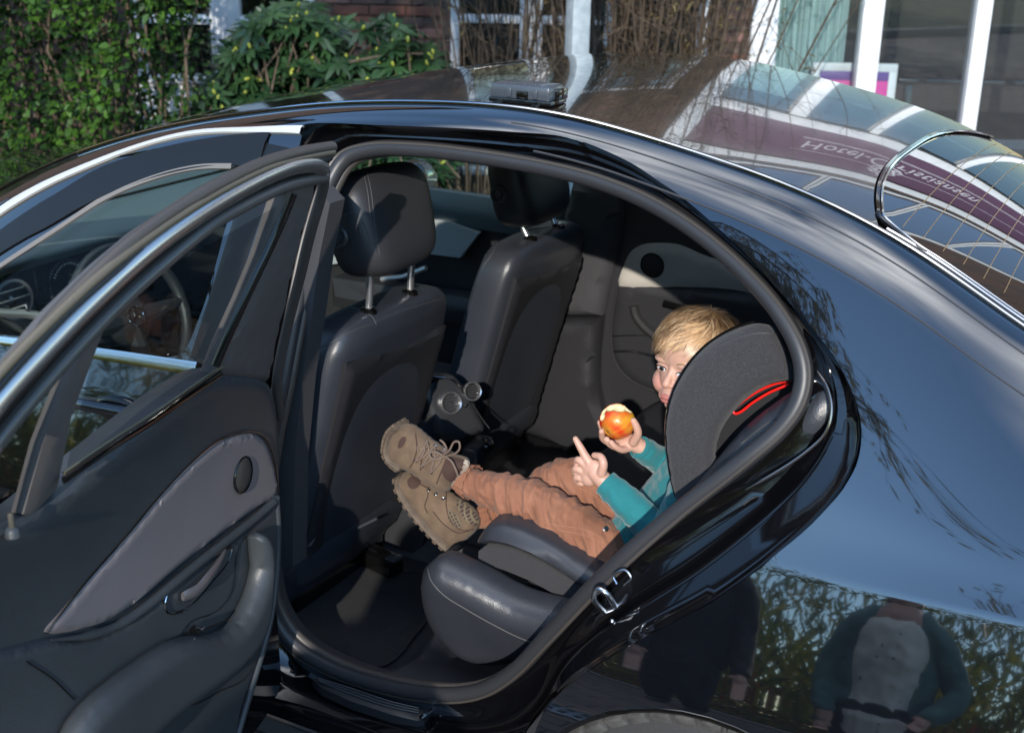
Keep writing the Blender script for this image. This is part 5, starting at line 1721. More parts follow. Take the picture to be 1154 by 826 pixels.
bow([(499, 513), (506, 508), (512, 498), (517, 498), (518, 505), (513, 511), (503, 514)], [0, -.008, -.012, -.014, -.012, -.008, 0])
bow([(499, 513), (490, 509), (484, 511), (486, 516), (493, 517), (501, 514)], [0, -.006, -.008, -.008, -.006, 0])
bow([(500, 513), (503, 505), (499, 498), (496, 496)], [0, -.006, -.008, -.006])
bow([(501, 514), (509, 520), (514, 530), (516, 536)], [0, -.004, -.004, 0])

# ---- the bitten apple
AX = Vector((-.35, -.75, -.55)).normalized()      # the blossom end faces the camera, low left
Aq = AX.to_track_quat('Z', 'Y').to_matrix()
bm = bmesh.new()
bmesh.ops.create_icosphere(bm, subdivisions=6, radius=1)
VW = -Vector(un(696, 475, 'y', -.445)-CAM).normalized(); AR_ = Vector(RT2); AU_ = Vector(UP2)
def bc(a, b, c, d, r): return (AC+(AR_*a+AU_*b+VW*c).normalized()*d, r)
bites = [bc(.10, .95, .50, .0435, .0205), bc(-.38, .90, .42, .0440, .0165), bc(.58, .80, .40, .0440, .0160), bc(.25, .9, -.4, .046, .017), bc(-.95, .30, .40, .0430, .0115), bc(-.88, .62, .25, .0430, .0110), bc(.05, .80, .70, .0455, .0130)]
cols = []
for v in bm.verts:
    d = v.co.normalized()
    th_ = math.acos(max(-1, min(1, d.z)))
    r = AR*(1-.17*math.exp(-(th_/.33)**2)-.22*math.exp(-((math.pi-th_)/.38)**2))
    r *= (1+.02*math.cos(5*math.atan2(d.y, d.x))*math.sin(th_)**2*(1 if th_ < 1.2 else .3))*(.97+.03*abs(math.sin(th_)))
    p = AC+(Aq @ d)*r
    dirn = (p-AC).normalized()
    flesh = 0
    for c, rb_ in bites:
        # push the surface back to the inside of each bite
        o = AC-c
        bq = o.dot(dirn); cq = o.dot(o)-rb_*rb_
        disc = bq*bq-cq
        if disc > 0:
            t0 = -bq-math.sqrt(disc); t1 = -bq+math.sqrt(disc)
            rr = (p-AC).length
            if t0 < rr < t1+.02 and t0 > 0:
                p = AC+dirn*(t0+.0012*noise.noise(p*400))
                flesh = 1
    v.co = p
    w_ = aq = (Aq @ d)
    red = .55+.75*noise.noise(d*1.7+Vector((2.1, 4.0, .3)))+.30*noise.noise(Vector((math.atan2(d.y, d.x)*5, d.z*1.2, 0)))
    sd = (p-AC).dot(Vector((.65, .1, .3)).normalized())/AR
    red = max(0, min(1, red-.55*max(0, sd)+.25))
    if th_ < .45: red *= th_/.45*.6
    sk = np.array([.62, .36, .03])*(1-red)+np.array([.62, .035, .015])*red
    sk = sk*(1+.12*noise.noise(d*14))
    if th_ < .12: sk = np.array([.08, .06, .02])
    fl = np.array([.80, .70, .40])*(1+.12*noise.noise(p*220))
    cols.append(fl if flesh else sk)
me = bpy.data.meshes.new('apple')
bm.to_mesh(me); bm.free()
ca = me.color_attributes.new('tint', 'FLOAT_COLOR', 'POINT')
for i, c in enumerate(cols): ca.data[i].color = (*c, 1)
apple = link('apple', me, attrmat('apple_skin', .28, 0, (150, .08, .001)), None, sharp=180)
tag(apple, 'red and yellow apple with several bites taken out, in the boy\'s right hand', 'apple')
# ================================================================ SURROUNDINGS
GZ = -.07
FH = np.array([-_s, _c, 0.0]); EE = np.array([_c, _s, 0.0])
C0 = np.array([CAM[0], CAM[1], 0.0])
def depthS(t):
    return Surf(lambda u, v, w: C0+EE*u+FH*(t-w)+np.array([0, 0, v]), 0, 1.0)
DEP = 8.0
FA = depthS(DEP)
def U(px, S=FA, py=60): return S.inv(px, py)[0]
RY = Matrix((EE, FH, (0, 0, 1))).transposed()

def ground_mat():
    m = mat('street_paving', (.16, .14, .12), .8)
    nt = m.node_tree; b = nt.nodes['Principled BSDF']
    tc = nt.nodes.new('ShaderNodeTexCoord'); br = nt.nodes.new('ShaderNodeTexBrick')
    br.inputs['Scale'].default_value = 1.0; br.inputs['Brick Width'].default_value = .21; br.inputs['Row Height'].default_value = .105
    br.inputs['Mortar Size'].default_value = .005
    br.inputs['Color1'].default_value = (.17, .14, .12, 1); br.inputs['Color2'].default_value = (.11, .095, .085, 1); br.inputs['Mortar'].default_value = (.03, .028, .025, 1)
    nt.links.new(tc.outputs['Object'], br.inputs['Vector'])
    nt.links.new(br.outputs['Color'], b.inputs['Base Color'])
    bp = nt.nodes.new('ShaderNodeBump'); bp.inputs['Strength'].default_value = .6; bp.inputs['Distance'].default_value = .005; bp.invert = True
    nt.links.new(br.outputs['Fac'], bp.inputs['Height']); nt.links.new(bp.outputs['Normal'], b.inputs['Normal'])
    return m
gr = obj('ground', [(-300, -300, GZ-.004), (300, -300, GZ-.004), (300, 300, GZ-.004), (-300, 300, GZ-.004)], [(0, 1, 2, 3)], mat('earth_and_grass', (.05, .07, .03), .95, var=(.5, (.09, .08, .05), 1)), None)
tag(gr, kind='structure')
pv = obj('pavement', [(-14, -4.4, GZ), (14, -4.4, GZ), (14, 14, GZ), (-14, 14, GZ)], [(0, 1, 2, 3)], ground_mat(), None)
tag(pv, kind='structure')
kb = obj('kerb', *box_vf((0, -4.36, GZ+.05), (28, .12, .12), None, .01), mat('kerb_concrete', (.30, .29, .27), .85, bump=(60, .4, .003)), None)
tag(kb, kind='structure')
for a, b in ((-1.4, -1.35), (-.62, -1.92)):
    dg = obj('drain_grate', *box_vf((a, b, GZ+.008), (.5, .16, .012), None, .003), mat('galvanised_drain', (.30, .34, .38), .4, .8), None)
    tag(dg, 'galvanised slotted drain grate set in the paving beside the open door' if a < -1 else 'galvanised slotted drain grate set in the open paving away from the car', 'drain grate', 'drain grates along the car')
    for k in range(10):
        for s in (-.035, .035):
            v_, f_ = box_vf((a-.215+k*.048, b+s, GZ+.0155), (.022, .045, .003), None, 0); obj('slot', v_, f_, PLASTIC, dg)

# ---- the building
WHITE = mat('white_painted_frame', (.70, .72, .74), .5, bump=(40, .15, .002), var=(12, (.62, .64, .66), 1))
BH = empty('building', tuple(FA.pt(0, 0, 0)), 'brick building with white framed windows and glass doors behind the car', 'building')
def brickwall_mat():
    m = mat('brick_wall', (.2, .1, .07), .9)
    nt = m.node_tree; b = nt.nodes['Principled BSDF']
    uvm = nt.nodes.new('ShaderNodeUVMap')
    br = nt.nodes.new('ShaderNodeTexBrick')
    br.inputs['Scale'].default_value = 1.0; br.inputs['Brick Width'].default_value = .22; br.inputs['Row Height'].default_value = .065
    br.inputs['Mortar Size'].default_value = .006
    br.inputs['Color1'].default_value = (.115, .062, .046, 1); br.inputs['Color2'].default_value = (.070, .050, .042, 1); br.inputs['Mortar'].default_value = (.10, .085, .07, 1)
    nt.links.new(uvm.outputs[0], br.inputs['Vector']); nt.links.new(br.outputs['Color'], b.inputs['Base Color'])
    return m
BW = brickwall_mat()
MORTAR = mat('mortar', (.22, .19, .16), .95, bump=(120, .6, .004))
def fbox(name, u0, u1, z0, z1, w0, w1, m, parent=BH, bev=.0):
    c = FA.pt((u0+u1)/2, (z0+z1)/2, (w0+w1)/2)
    return obj(name, *box_vf(c, (abs(u1-u0), abs(w1-w0), z1-z0), RY, bev), m, parent)
def wall(u0, u1, z0, z1, name='wall', m=None):
    P = [FA.pt(u, z, w) for w in (0, -.3) for u, z in ((u0, z0), (u1, z0), (u1, z1), (u0, z1))]
    o = obj(name, P, [(0, 1, 2, 3), (5, 4, 7, 6), (3, 2, 6, 7), (0, 3, 7, 4), (1, 5, 6, 2), (0, 4, 5, 1)], m or BW, BH, smooth=False)
    uv = o.data.uv_layers.new(name='UVMap')
    for p in o.data.polygons:
        for li in p.loop_indices:
            co = Vector(o.data.vertices[o.data.loops[li].vertex_index].co)-Vector(C0)
            uv.data[li].uv = (co.dot(Vector(EE)), co.z)
    return o
uw = {k: U(k) for k in (205, 240, 272, 345, 357, 508, 517, 585, 610, 640, 680, 692, 783, 797, 843, 872, 967, 990, 1093, 1110)}
HI = 6.2
WT = 2.75      # head of the windows and doors
DT = 2.85
wall(-12, uw[205]-.3, GZ, HI)
wall(uw[205]-.3, uw[357], WT, HI)
wall(uw[357], uw[508], GZ, HI)
wall(uw[508], uw[797], WT, HI)
wall(uw[797], uw[843], GZ, HI)
UR = 7.6
wall(uw[843], UR, 3.92, HI)
wall(UR, 12, GZ, HI)
# individual bricks where the camera can tell them apart
BRM = [mat('brick_red', (.17, .068, .048), .9, bump=(60, .6, .004), var=(18, (.12, .05, .036), 1)),
       mat('brick_dark', (.085, .055, .050), .9, bump=(60, .6, .004), var=(18, (.13, .075, .06), 1)),
       mat('brick_orange', (.24, .125, .078), .9, bump=(60, .6, .004), var=(18, (.20, .10, .07), 1)),
       mat('brick_purple_brown', (.15, .085, .08), .9, bump=(60, .6, .004), var=(18, (.2, .11, .09), 1))]
brick_me = []
for k in range(4):
    v, f = box_vf((0, 0, 0), (.208, .02, .052), RY, .004)
    me = bpy.data.meshes.new('brick')
    me.from_pydata([tuple(p) for p in v], [], f)
    me.materials.append(BRM[k])
    brick_me.append(me)
rb_ = random.Random(5)
def bricks(u0, u1, z0, z1):
    r = 0
    z = z0
    while z < z1:
        u = u0+.104+(.11 if r % 2 else 0)
        while u+.104 <= u1+.01:
            k = rb_.choices(range(4), [4, 3, 2, 3])[0]
            o = bpy.data.objects.new('brick', brick_me[k])
            o.location = Vector(FA.pt(u, z+.026, .006+rb_.uniform(-.003, .003)))
            COL.objects.link(o); o.parent = BH
            o.matrix_parent_inverse = Matrix.Translation(-BH.location)
            u += .219
        z += .064
        r += 1
bricks(uw[357], uw[508]-.005, .50, 1.46)
bricks(uw[797]+.005, uw[843]-.005, .45, 1.46)
# windows and doors
WG = glassmat('window_pane', (.82, .88, .88), refl=4.0)
def frame(u0, u1, z0, z1, parent, name='frame', w0=-.08, w1=.03):
    return fbox(name, u0, u1, z0, z1, w0, w1, WHITE, parent, .006)
def pane(u0, u1, z0, z1, parent):
    P = [FA.pt(u0, z0, -.03), FA.pt(u1, z0, -.03), FA.pt(u1, z1, -.03), FA.pt(u0, z1, -.03)]
    return obj('pane', P, [(0, 1, 2, 3)], WG, parent, smooth=False)
zt = lambda py, px: FA.inv(px, py)[1]
def mk(name, u0, u1, z0, z1):
    return fbox(name, u0, u1, z0-.04, z0, -.10, .05, WHITE, BH, .006)   # the sill carries the rest of the window
w1 = mk('window', uw[205]-.3, uw[357], zt(86, 225), WT)
zb = zt(86, 225)
frame(uw[240], uw[272], zb, WT, w1); frame(uw[345], uw[357]+.0, zb, WT, w1); frame(uw[205]-.3, uw[205]-.22, zb, WT, w1)
frame(uw[205]-.22, uw[345], WT-.08, WT, w1)
zz = zt(25, 300)
frame(uw[205]-.22, uw[240], zz-.02, zz+.03, w1, 'transom'); frame(uw[272], uw[345], zz-.02, zz+.03, w1, 'transom')
pane(uw[205]-.22, uw[240], zb, WT-.08, w1); pane(uw[272], uw[345], zb, WT-.08, w1)
fbox('white_apron_panel', uw[205]-.3, uw[357], GZ, zb-.05, -.12, .01, WHITE, BH, .004)
w2 = mk('window', uw[508], uw[797], .30, WT)
frame(uw[508], uw[517], .30, WT, w2); frame(uw[585], uw[610], .30, WT, w2); frame(uw[680], uw[692], .30, WT, w2); frame(uw[783], uw[797], .30, WT, w2)
frame(uw[517], uw[783], WT-.08, WT, w2)
zz = zt(22, 560)
frame(uw[517], uw[585], zz-.022, zz+.022, w2, 'transom'); frame(uw[610], uw[680], zz-.022, zz+.022, w2, 'transom')
pane(uw[517], uw[585], .30, WT-.08, w2); pane(uw[610], uw[680], .30, WT-.08, w2); pane(uw[692], uw[783], .30, WT-.08, w2)
fbox('apron_wall', uw[508], uw[797], GZ, .25, -.3, .0, BW, BH)
dr = fbox('glass_door', uw[843], UR, GZ, GZ+.12, -.12, .05, WHITE, BH, .005)
frame(uw[843], uw[872], GZ+.12, DT, dr, w1=.06); frame(uw[967], uw[990], GZ+.12, DT, dr); frame(uw[1093], uw[1110], GZ+.12, DT, dr)
prev = uw[1110]
pane(uw[872], uw[967], GZ+.12, DT, dr); pane(uw[990], uw[1093], GZ+.12, DT, dr)
for k in range(5):
    nx = prev+.85
    pane(prev, min(nx, UR-.1), GZ+.12, DT, dr)
    if nx < UR-.1: frame(nx, nx+.09, GZ+.12, DT, dr)
    prev = nx+.09
    if prev > UR-.2: break
frame(UR-.12, UR, GZ+.12, 3.92, dr)
frame(uw[843], UR-.12, DT, DT+.15, dr, 'door_head', w1=.07)
frame(uw[843], uw[872], DT+.15, 3.92, dr, w1=.06)
frame(uw[872], UR-.12, 3.78, 3.92, dr, 'sign_rail', w1=.07)
PURP = mat('purple_sign_face', (.075, .022, .055), .45, var=(8, (.09, .028, .07), 1))
sgn = fbox('sign_board', uw[872], UR-.12, DT+.15, 3.78, -.06, .02, PURP, BH)
LET = mat('pale_sign_lettering', (.60, .57, .62), .5)
def lettering(txt, u, z, size, spacing=1.0):
    cu = bpy.data.curves.new('lettering', 'FONT')
    cu.body = txt; cu.size = size; cu.extrude = .004; cu.space_character = spacing
    t = bpy.data.objects.new('tmp', cu); COL.objects.link(t)
    dg_ = bpy.context.evaluated_depsgraph_get(); dg_.update()
    me = bpy.data.meshes.new_from_object(t.evaluated_get(dg_))
    bpy.data.objects.remove(t)
    for v in me.vertices:
        v.co = Vector(FA.pt(u+v.co.x, z+v.co.y, .026+v.co.z))
    return link('lettering', me, LET, sgn, smooth=False)
lettering('Hotel-Christiansen', 2.35, 3.30, .24, 1.08)
lettering('Restaurant  Caf\u00e9', 5.1, 3.32, .18, 1.05)
for z in (3.24, 3.22, 3.52):
    fbox('sign_line', 2.3, 6.9, z-.004, z+.004, .021, .027, LET, sgn)
def crest(u, z, s):
    mb = MB()
    def cv(pts, r): mb.add(*tube_vf(catmull([FA.pt(u+a*s, z+b*s, .027) for a, b in pts], 6), r, 6))
    cv([(-.3, .5), (0, .42), (.3, .5), (.3, 0), (0, -.5), (-.3, 0), (-.3, .5)], .010)
    cv([(-.3, .1), (.3, .1)], .007); cv([(0, .42), (0, -.4)], .007)
    for q in (-1, 1):
        cv([(q*.35, .4), (q*.6, .5), (q*.7, .3), (q*.5, .1), (q*.7, -.1), (q*.6, -.4), (q*.38, -.3)], .014)
        cv([(q*.7, .35), (q*.95, .2), (q*.8, -.05), (q*1.05, -.2)], .011)
        cv([(q*.4, -.45), (q*.8, -.55), (q*1.1, -.4)], .012)
    cv([(-.2, .6), (-.1, .75), (0, .6), (.1, .75), (.2, .6)], .012)
    cv([(-.9, -.65), (0, -.8), (.9, -.65)], .014)
    mb.build('crest', LET, sgn)
crest(3.3, 3.60-.03, .16)
crest(3.3, 3.10, .0001) if False else None
# upper storey
for a in (1.75, 2.97, 4.19, 5.41):
    uo = mk('window', a, a+1.2, 4.05, 5.0)
    fbox('upper_pane', a+.06, a+1.14, 4.11, 4.94, .0, .012, mat('sky_reflection_glass', (.12, .18, .28), .03, spec=1.0), uo)  # reflected sky is painted in as a blue base colour
    frame(a, a+1.2, 4.94, 5.0, uo); frame(a, a+.04, 4.05, 4.94, uo); frame(a+1.16, a+1.2, 4.05, 4.94, uo)
fbox('gutter', -12, 12, HI-.05, HI+.08, -.1, .25, PLASTIC, BH)
rf = obj('roof', [FA.pt(-12, HI+.05, .3), FA.pt(12, HI+.05, .3), FA.pt(12, HI+3.5, -4), FA.pt(-12, HI+3.5, -4)], [(0, 1, 2, 3)], mat('dark_roof_tiles', (.06, .045, .04), .8, bump=(8, .8, .03, 'wave')), BH, smooth=False)
# rooms behind the glass
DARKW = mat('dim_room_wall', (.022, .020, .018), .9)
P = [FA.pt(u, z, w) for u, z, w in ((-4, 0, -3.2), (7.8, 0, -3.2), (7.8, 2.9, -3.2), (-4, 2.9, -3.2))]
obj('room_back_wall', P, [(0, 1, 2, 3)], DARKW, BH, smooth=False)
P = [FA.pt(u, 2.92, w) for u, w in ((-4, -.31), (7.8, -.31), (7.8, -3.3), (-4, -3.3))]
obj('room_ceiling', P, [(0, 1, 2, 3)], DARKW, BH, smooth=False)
CURT = mat('pale_teal_curtain', (.42, .56, .56), .8, bump=(200, .3, .001))
cu_pts = []
for i in range(121):
    u = uw[872]-.05+(uw[967]-uw[872]+.05)*i/120
    cu_pts.append((u, -.35+.035*math.sin(i*.55)+.012*math.sin(i*1.9)))
loft_rows = [[FA.pt(u, z, w) for u, w in cu_pts] for z in np.linspace(.0, 2.7, 6)]
ct = loft('curtain', loft_rows, CURT, None)
tag(ct, 'pale teal curtain hanging in folds behind the glass door pane', 'curtain')
pb = empty('poster_board', tuple(FA.pt(2.6, 0, -.5)), 'white framed board with a purple and magenta poster behind the glass door', 'poster board')
zp0, zp1 = zt(170, 980), zt(76, 980)
ua, ub = U(925), U(1024)
fb = lambda n, a, b, c, d, m: obj(n, *box_vf(FA.pt((a+b)/2, (c+d)/2, -.2), (b-a, .03, d-c), RY, .003), m, pb)
fb('frame', ua, ub, zp1-.05, zp1, WHITE); fb('frame', ua, ua+.05, zp0, zp1-.05, WHITE); fb('frame', ub-.05, ub, zp0, zp1-.05, WHITE)
zm = zt(96, 980)
fb('poster_top', ua+.05, ub-.05, zm, zp1-.05, mat('poster_purple', (.12, .06, .26), .5))
fb('poster_bottom', ua+.05, ub-.05, zp0, zm, mat('poster_magenta', (.65, .03, .30), .5))
lmp = empty('meeting_table', tuple(FA.pt(3.4, 0, -1.4)), 'dark table standing in the room behind the right glass door', 'table')
obj('tabletop', *box_vf(FA.pt(3.4, .75, -1.4), (1.6, .8, .04), RY, .01), PIANO, lmp)
for a in (-.7, .7):
    for b in (-.3, .3): obj('leg', *box_vf(FA.pt(3.4+a, .33, -1.4+b), (.05, .05, .80), RY, .003), PIANO, lmp)

# ---- galvanised post
PS_ = depthS(5.7)
ZINC = mat('galvanised_steel', (.34, .39, .42), .55, .35, var=(26, (.46, .51, .54), 1), detail=6, bump=(40, .2, .002))
up0, up1 = PS_.inv(637, 60)[0], PS_.inv(663, 60)[0]
po = empty('steel_post', tuple(PS_.pt((up0+up1)/2, GZ, 0)), 'galvanised square steel post standing between car and building', 'post')
Rp = Matrix.Rotation(math.radians(22), 3, 'Z') @ RY
obj('post_shaft', *box_vf(PS_.pt((up0+up1)/2, 1.9, 0), (.082, .082, 4.0), Rp, .006), ZINC, po)
obj('base_plate', *box_vf(PS_.pt((up0+up1)/2, GZ+.01, 0), (.2, .2, .015), Rp, .003), ZINC, po)
obj('post_cap', *box_vf(PS_.pt((up0+up1)/2, 3.91, 0), (.088, .088, .012), Rp, .003), ZINC, po)

# ================================================================ PLANTS
def leafmat(name, c1, c2, rough=.45, trans=.25):
    m = mat(name, c1, rough)
    nt = m.node_tree; b = nt.nodes['Principled BSDF']
    a = nt.nodes.new('ShaderNodeAttribute'); a.attribute_name = 'tint'
    mx = nt.nodes.new('ShaderNodeMix'); mx.data_type = 'RGBA'
    mx.inputs[6].default_value = (*c1, 1); mx.inputs[7].default_value = (*c2, 1)
    nt.links.new(a.outputs['Fac'], mx.inputs[0]); nt.links.new(mx.outputs[2], b.inputs['Base Color'])
    tr = nt.nodes.new('ShaderNodeBsdfTranslucent'); ms = nt.nodes.new('ShaderNodeMixShader')
    nt.links.new(mx.outputs[2], tr.inputs['Color']); ms.inputs[0].default_value = trans
    o = nt.nodes['Material Output']
    nt.links.new(b.outputs[0], ms.inputs[1]); nt.links.new(tr.outputs[0], ms.inputs[2]); nt.links.new(ms.outputs[0], o.inputs[0])
    return m
class Leaves:
    def __init__(self): self.V, self.F, self.C = [], [], []
    def leaf(self, p, d, n, L, W, fold_=.15, c=.5, droop=0.0):
        p = np.asarray(p, float); d = np.asarray(d, float); n = np.asarray(n, float)
        d /= np.linalg.norm(d)+1e-9
        s = np.cross(d, n); s /= np.linalg.norm(s)+1e-9
        n = np.cross(s, d)
        b = len(self.V)
        g = np.array([0, 0, -1.0])*droop*L
        self.V += [tuple(p), tuple(p+d*L*.38+s*W*.5+n*fold_*W+g*.2), tuple(p+d*L*.42+g*.15), tuple(p+d*L*.38-s*W*.5+n*fold_*W+g*.2), tuple(p+d*L*.78+s*W*.30+n*fold_*W*.5+g*.7), tuple(p+d*L*.80+g*.6), tuple(p+d*L*.78-s*W*.30+n*fold_*W*.5+g*.7), tuple(p+d*L+g)]
        self.F += [(b, b+1, b+2), (b, b+2, b+3), (b+1, b+4, b+5, b+2), (b+2, b+5, b+6, b+3), (b+4, b+7, b+5), (b+5, b+7, b+6)]
        self.C += [c]*8
    def build(self, name, m, parent):
        o = obj(name, self.V, self.F, m, parent, sharp=80)
        ca = o.data.color_attributes.new('tint', 'FLOAT_COLOR', 'POINT')
        a = np.ones((len(self.C), 4), np.float32); a[:, :3] = np.array(self.C)[:, None]
        ca.data.foreach_set('color', a.ravel())
        o['kind'] = 'stuff'
        return o
def rv(r, s=1.0): return np.array([r.gauss(0, s), r.gauss(0, s), r.gauss(0, s)])
BARK = mat('brown_bark', (.07, .05, .035), .9, bump=(40, .8, .01), var=(20, (.12, .09, .06), 1))
TWIG = mat('bare_twigs', (.040, .028, .019), .85, var=(30, (.075, .052, .032), 1))

# the clipped hedge at the left
HS = depthS(6.2)
hg = empty('hedge', tuple(HS.pt(-3.0, GZ, 0)), 'tall clipped green leafy hedge at the left edge of the picture', 'hedge')
rg = random.Random(11)
ue = HS.inv(206, 60)[0]
lv = Leaves()
for i in range(30000):
    u = ue-rg.random()**1.15*3.0; z = GZ+rg.random()*2.6
    dd = rg.random()
    clump = noise.noise(Vector((u*3.2, z*3.2, 3)))+.5*noise.noise(Vector((u*8, z*8, 9)))
    w = .20*clump - dd*.30
    if u > ue-.08: w -= rg.random()*.5
    if clump < -.16 and dd < .45: continue
    p = HS.pt(u+rg.gauss(0, .025)+.04*noise.noise(Vector((z*5, 0, 0))), z, w)
    out = -FH*.9+EE*(rg.gauss(0, .6)+(.5 if u > ue-.12 else 0))+np.array([0, 0, rg.gauss(.1, .5)])
    n = rv(rg)*.6+np.array([0, 0, 1.0])-FH*.7
    L = rg.choice((.022, .032, .042, .050))*rg.uniform(.8, 1.25)
    lv.leaf(p, out, n, L, L*.62, .12, max(0, min(1, rg.gauss(.28, .25)+clump*.7)), .25)
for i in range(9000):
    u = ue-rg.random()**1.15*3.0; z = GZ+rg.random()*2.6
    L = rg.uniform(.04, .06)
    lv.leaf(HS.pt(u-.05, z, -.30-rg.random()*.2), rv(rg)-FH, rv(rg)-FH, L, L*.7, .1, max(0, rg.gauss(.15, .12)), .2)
lv.build('hedge_foliage', leafmat('hedge_leaf', (.014, .045, .010), (.075, .165, .018)), hg)
mb = MB()
for i in range(90):
    u = ue-.05-rg.random()*3.2; z = GZ
    pts = [HS.pt(u, z, -.25-rg.random()*.15)]
    for k in range(7):
        z += .4; u += rg.gauss(0, .06); pts.append(HS.pt(u, z, -.22+rg.gauss(0, .06)))
    mb.add(*tube_vf([p+FH*.12 for p in pts], [.008]*4+[.005]*4, 5))
mb.build('hedge_stem', BARK, hg)

# rhododendron
RSd = depthS(6.9)
rh = empty('rhododendron_shrub', tuple(RSd.pt(-.9, GZ, 0)), 'rhododendron shrub with long dark leaves and yellow buds below the brick wall', 'shrub')
lv = Leaves(); bud = MB(); st_ = MB()
ul, ur = RSd.inv(222, 60)[0], RSd.inv(505, 60)[0]
topf = lambda u: float(np.interp((u-ul)/(ur-ul), [0, .1, .25, .4, .55, .75, .9, 1], [.78, .98, 1.26, 1.28, 1.20, 1.22, 1.14, .92]))+.04
for i in range(900):
    u = rg.uniform(ul, ur); zt_ = topf(u)
    z = GZ+.2+(zt_-GZ-.2)*rg.random()**.6
    w = rg.uniform(-.25, .25)-.15*((z-.6)/.8)**2
    if noise.noise(Vector((u*4, z*4, 5))) < -.45: continue
    p = RSd.pt(u, z, w)
    ax = np.array([0, 0, 1.0])+rv(rg, .35)-FH*.35; ax /= np.linalg.norm(ax)
    sh_ = rg.gauss(.35, .15)
    nl_ = rg.randint(8, 12)
    t1_ = np.cross(ax, [1, 0, .3]); t1_ /= np.linalg.norm(t1_); t2_ = np.cross(ax, t1_)
    for k in range(nl_):
        a = 2*math.pi*k/nl_+rg.uniform(-.2, .2)
        d = t1_*math.cos(a)+t2_*math.sin(a)+ax*rg.uniform(-.05, .45)
        L = rg.uniform(.085, .13)
        lv.leaf(p, d, ax, L, L*.30, .12, max(0, min(1, sh_+rg.gauss(0, .12))), .30)
    if rg.random() < .5:
        bud.add(*ell_vf(p+ax*.02, (.009, .009, .018), Vector(ax).to_track_quat('Z', 'Y').to_matrix(), 8, 6))
    st_.add(*tube_vf([p, p-ax*.12+rv(rg, .02), p-ax*.28+rv(rg, .04)], [.004, .005, .007], 5))
lv.build('rhododendron_leaves', leafmat('rhododendron_leaf', (.014, .040, .016), (.045, .105, .035), .35, .1), rh)
bud.build('bud', mat('yellow_green_bud', (.30, .34, .05), .5), rh)['kind'] = 'stuff'
st_.build('shrub_stem', BARK, rh)['kind'] = 'stuff'

# bare brown shrubs in front of the middle window
def twig_shrub(t, u0, u1, zt_, n, label, seed, dens=1.0):
    Sx = depthS(t); r = random.Random(seed)
    e = empty('bare_shrub', tuple(Sx.pt((u0+u1)/2, GZ, 0)), label, 'shrub', 'bare shrubs before the windows')
    mb = MB(); lv = Leaves()
    for i in range(n):
        u = r.uniform(u0, u1); w = r.uniform(-.3, .3)
        du = r.gauss(0, .16); dw = r.gauss(0, .1)
        z = GZ; pts = []
        h = zt_*r.uniform(.55, 1.0)
        for k in range(9):
            f = k/8
            pts.append(Sx.pt(u+du*f*h+.03*noise.noise(Vector((i, f*4, 0))), GZ+f*h, w+dw*f*h))
        r0 = r.uniform(.004, .009)
        mb.add(*tube_vf(pts, [r0*(1-.75*k/8) for k in range(9)], 4))
        for q in range(int(9*dens)):
            k = r.randint(2, 7); p = np.array(pts[k])
            d = EE*r.gauss(0, .8)+np.array([0, 0, r.uniform(.3, 1.0)])-FH*r.gauss(0, .5)
            d /= np.linalg.norm(d); L = r.uniform(.12, .38)
            e1 = p+d*L*.5+rv(r, .015); e2 = p+d*L+rv(r, .03)
            mb.add(*tube_vf([p, e1, e2], [.0028, .002, .001], 3, caps=False))
            for s in range(r.randint(0, 4)):
                f = r.random()
                lv.leaf(p+(e2-p)*f, rv(r)+d, rv(r)+np.array([0, 0, .5]), r.uniform(.018, .04), .012, .2, r.random(), .5)
    mb.build('branches', TWIG, e)['kind'] = 'stuff'
    lv.build('withered_leaves', leafmat('withered_leaf', (.05, .030, .014), (.13, .10, .03), .7), e)
    return e
S7 = depthS(7.2)
twig_shrub(7.2, S7.inv(520, 60)[0], S7.inv(640, 60)[0], 3.9, 60, 'leafless brown shrub left of the steel post, in front of the window', 21, 1.1)
twig_shrub(7.0, S7.inv(650, 60)[0], S7.inv(790, 60)[0], 4.6, 150, 'dense leafless brown shrub right of the steel post, in front of the window', 22, 1.7)

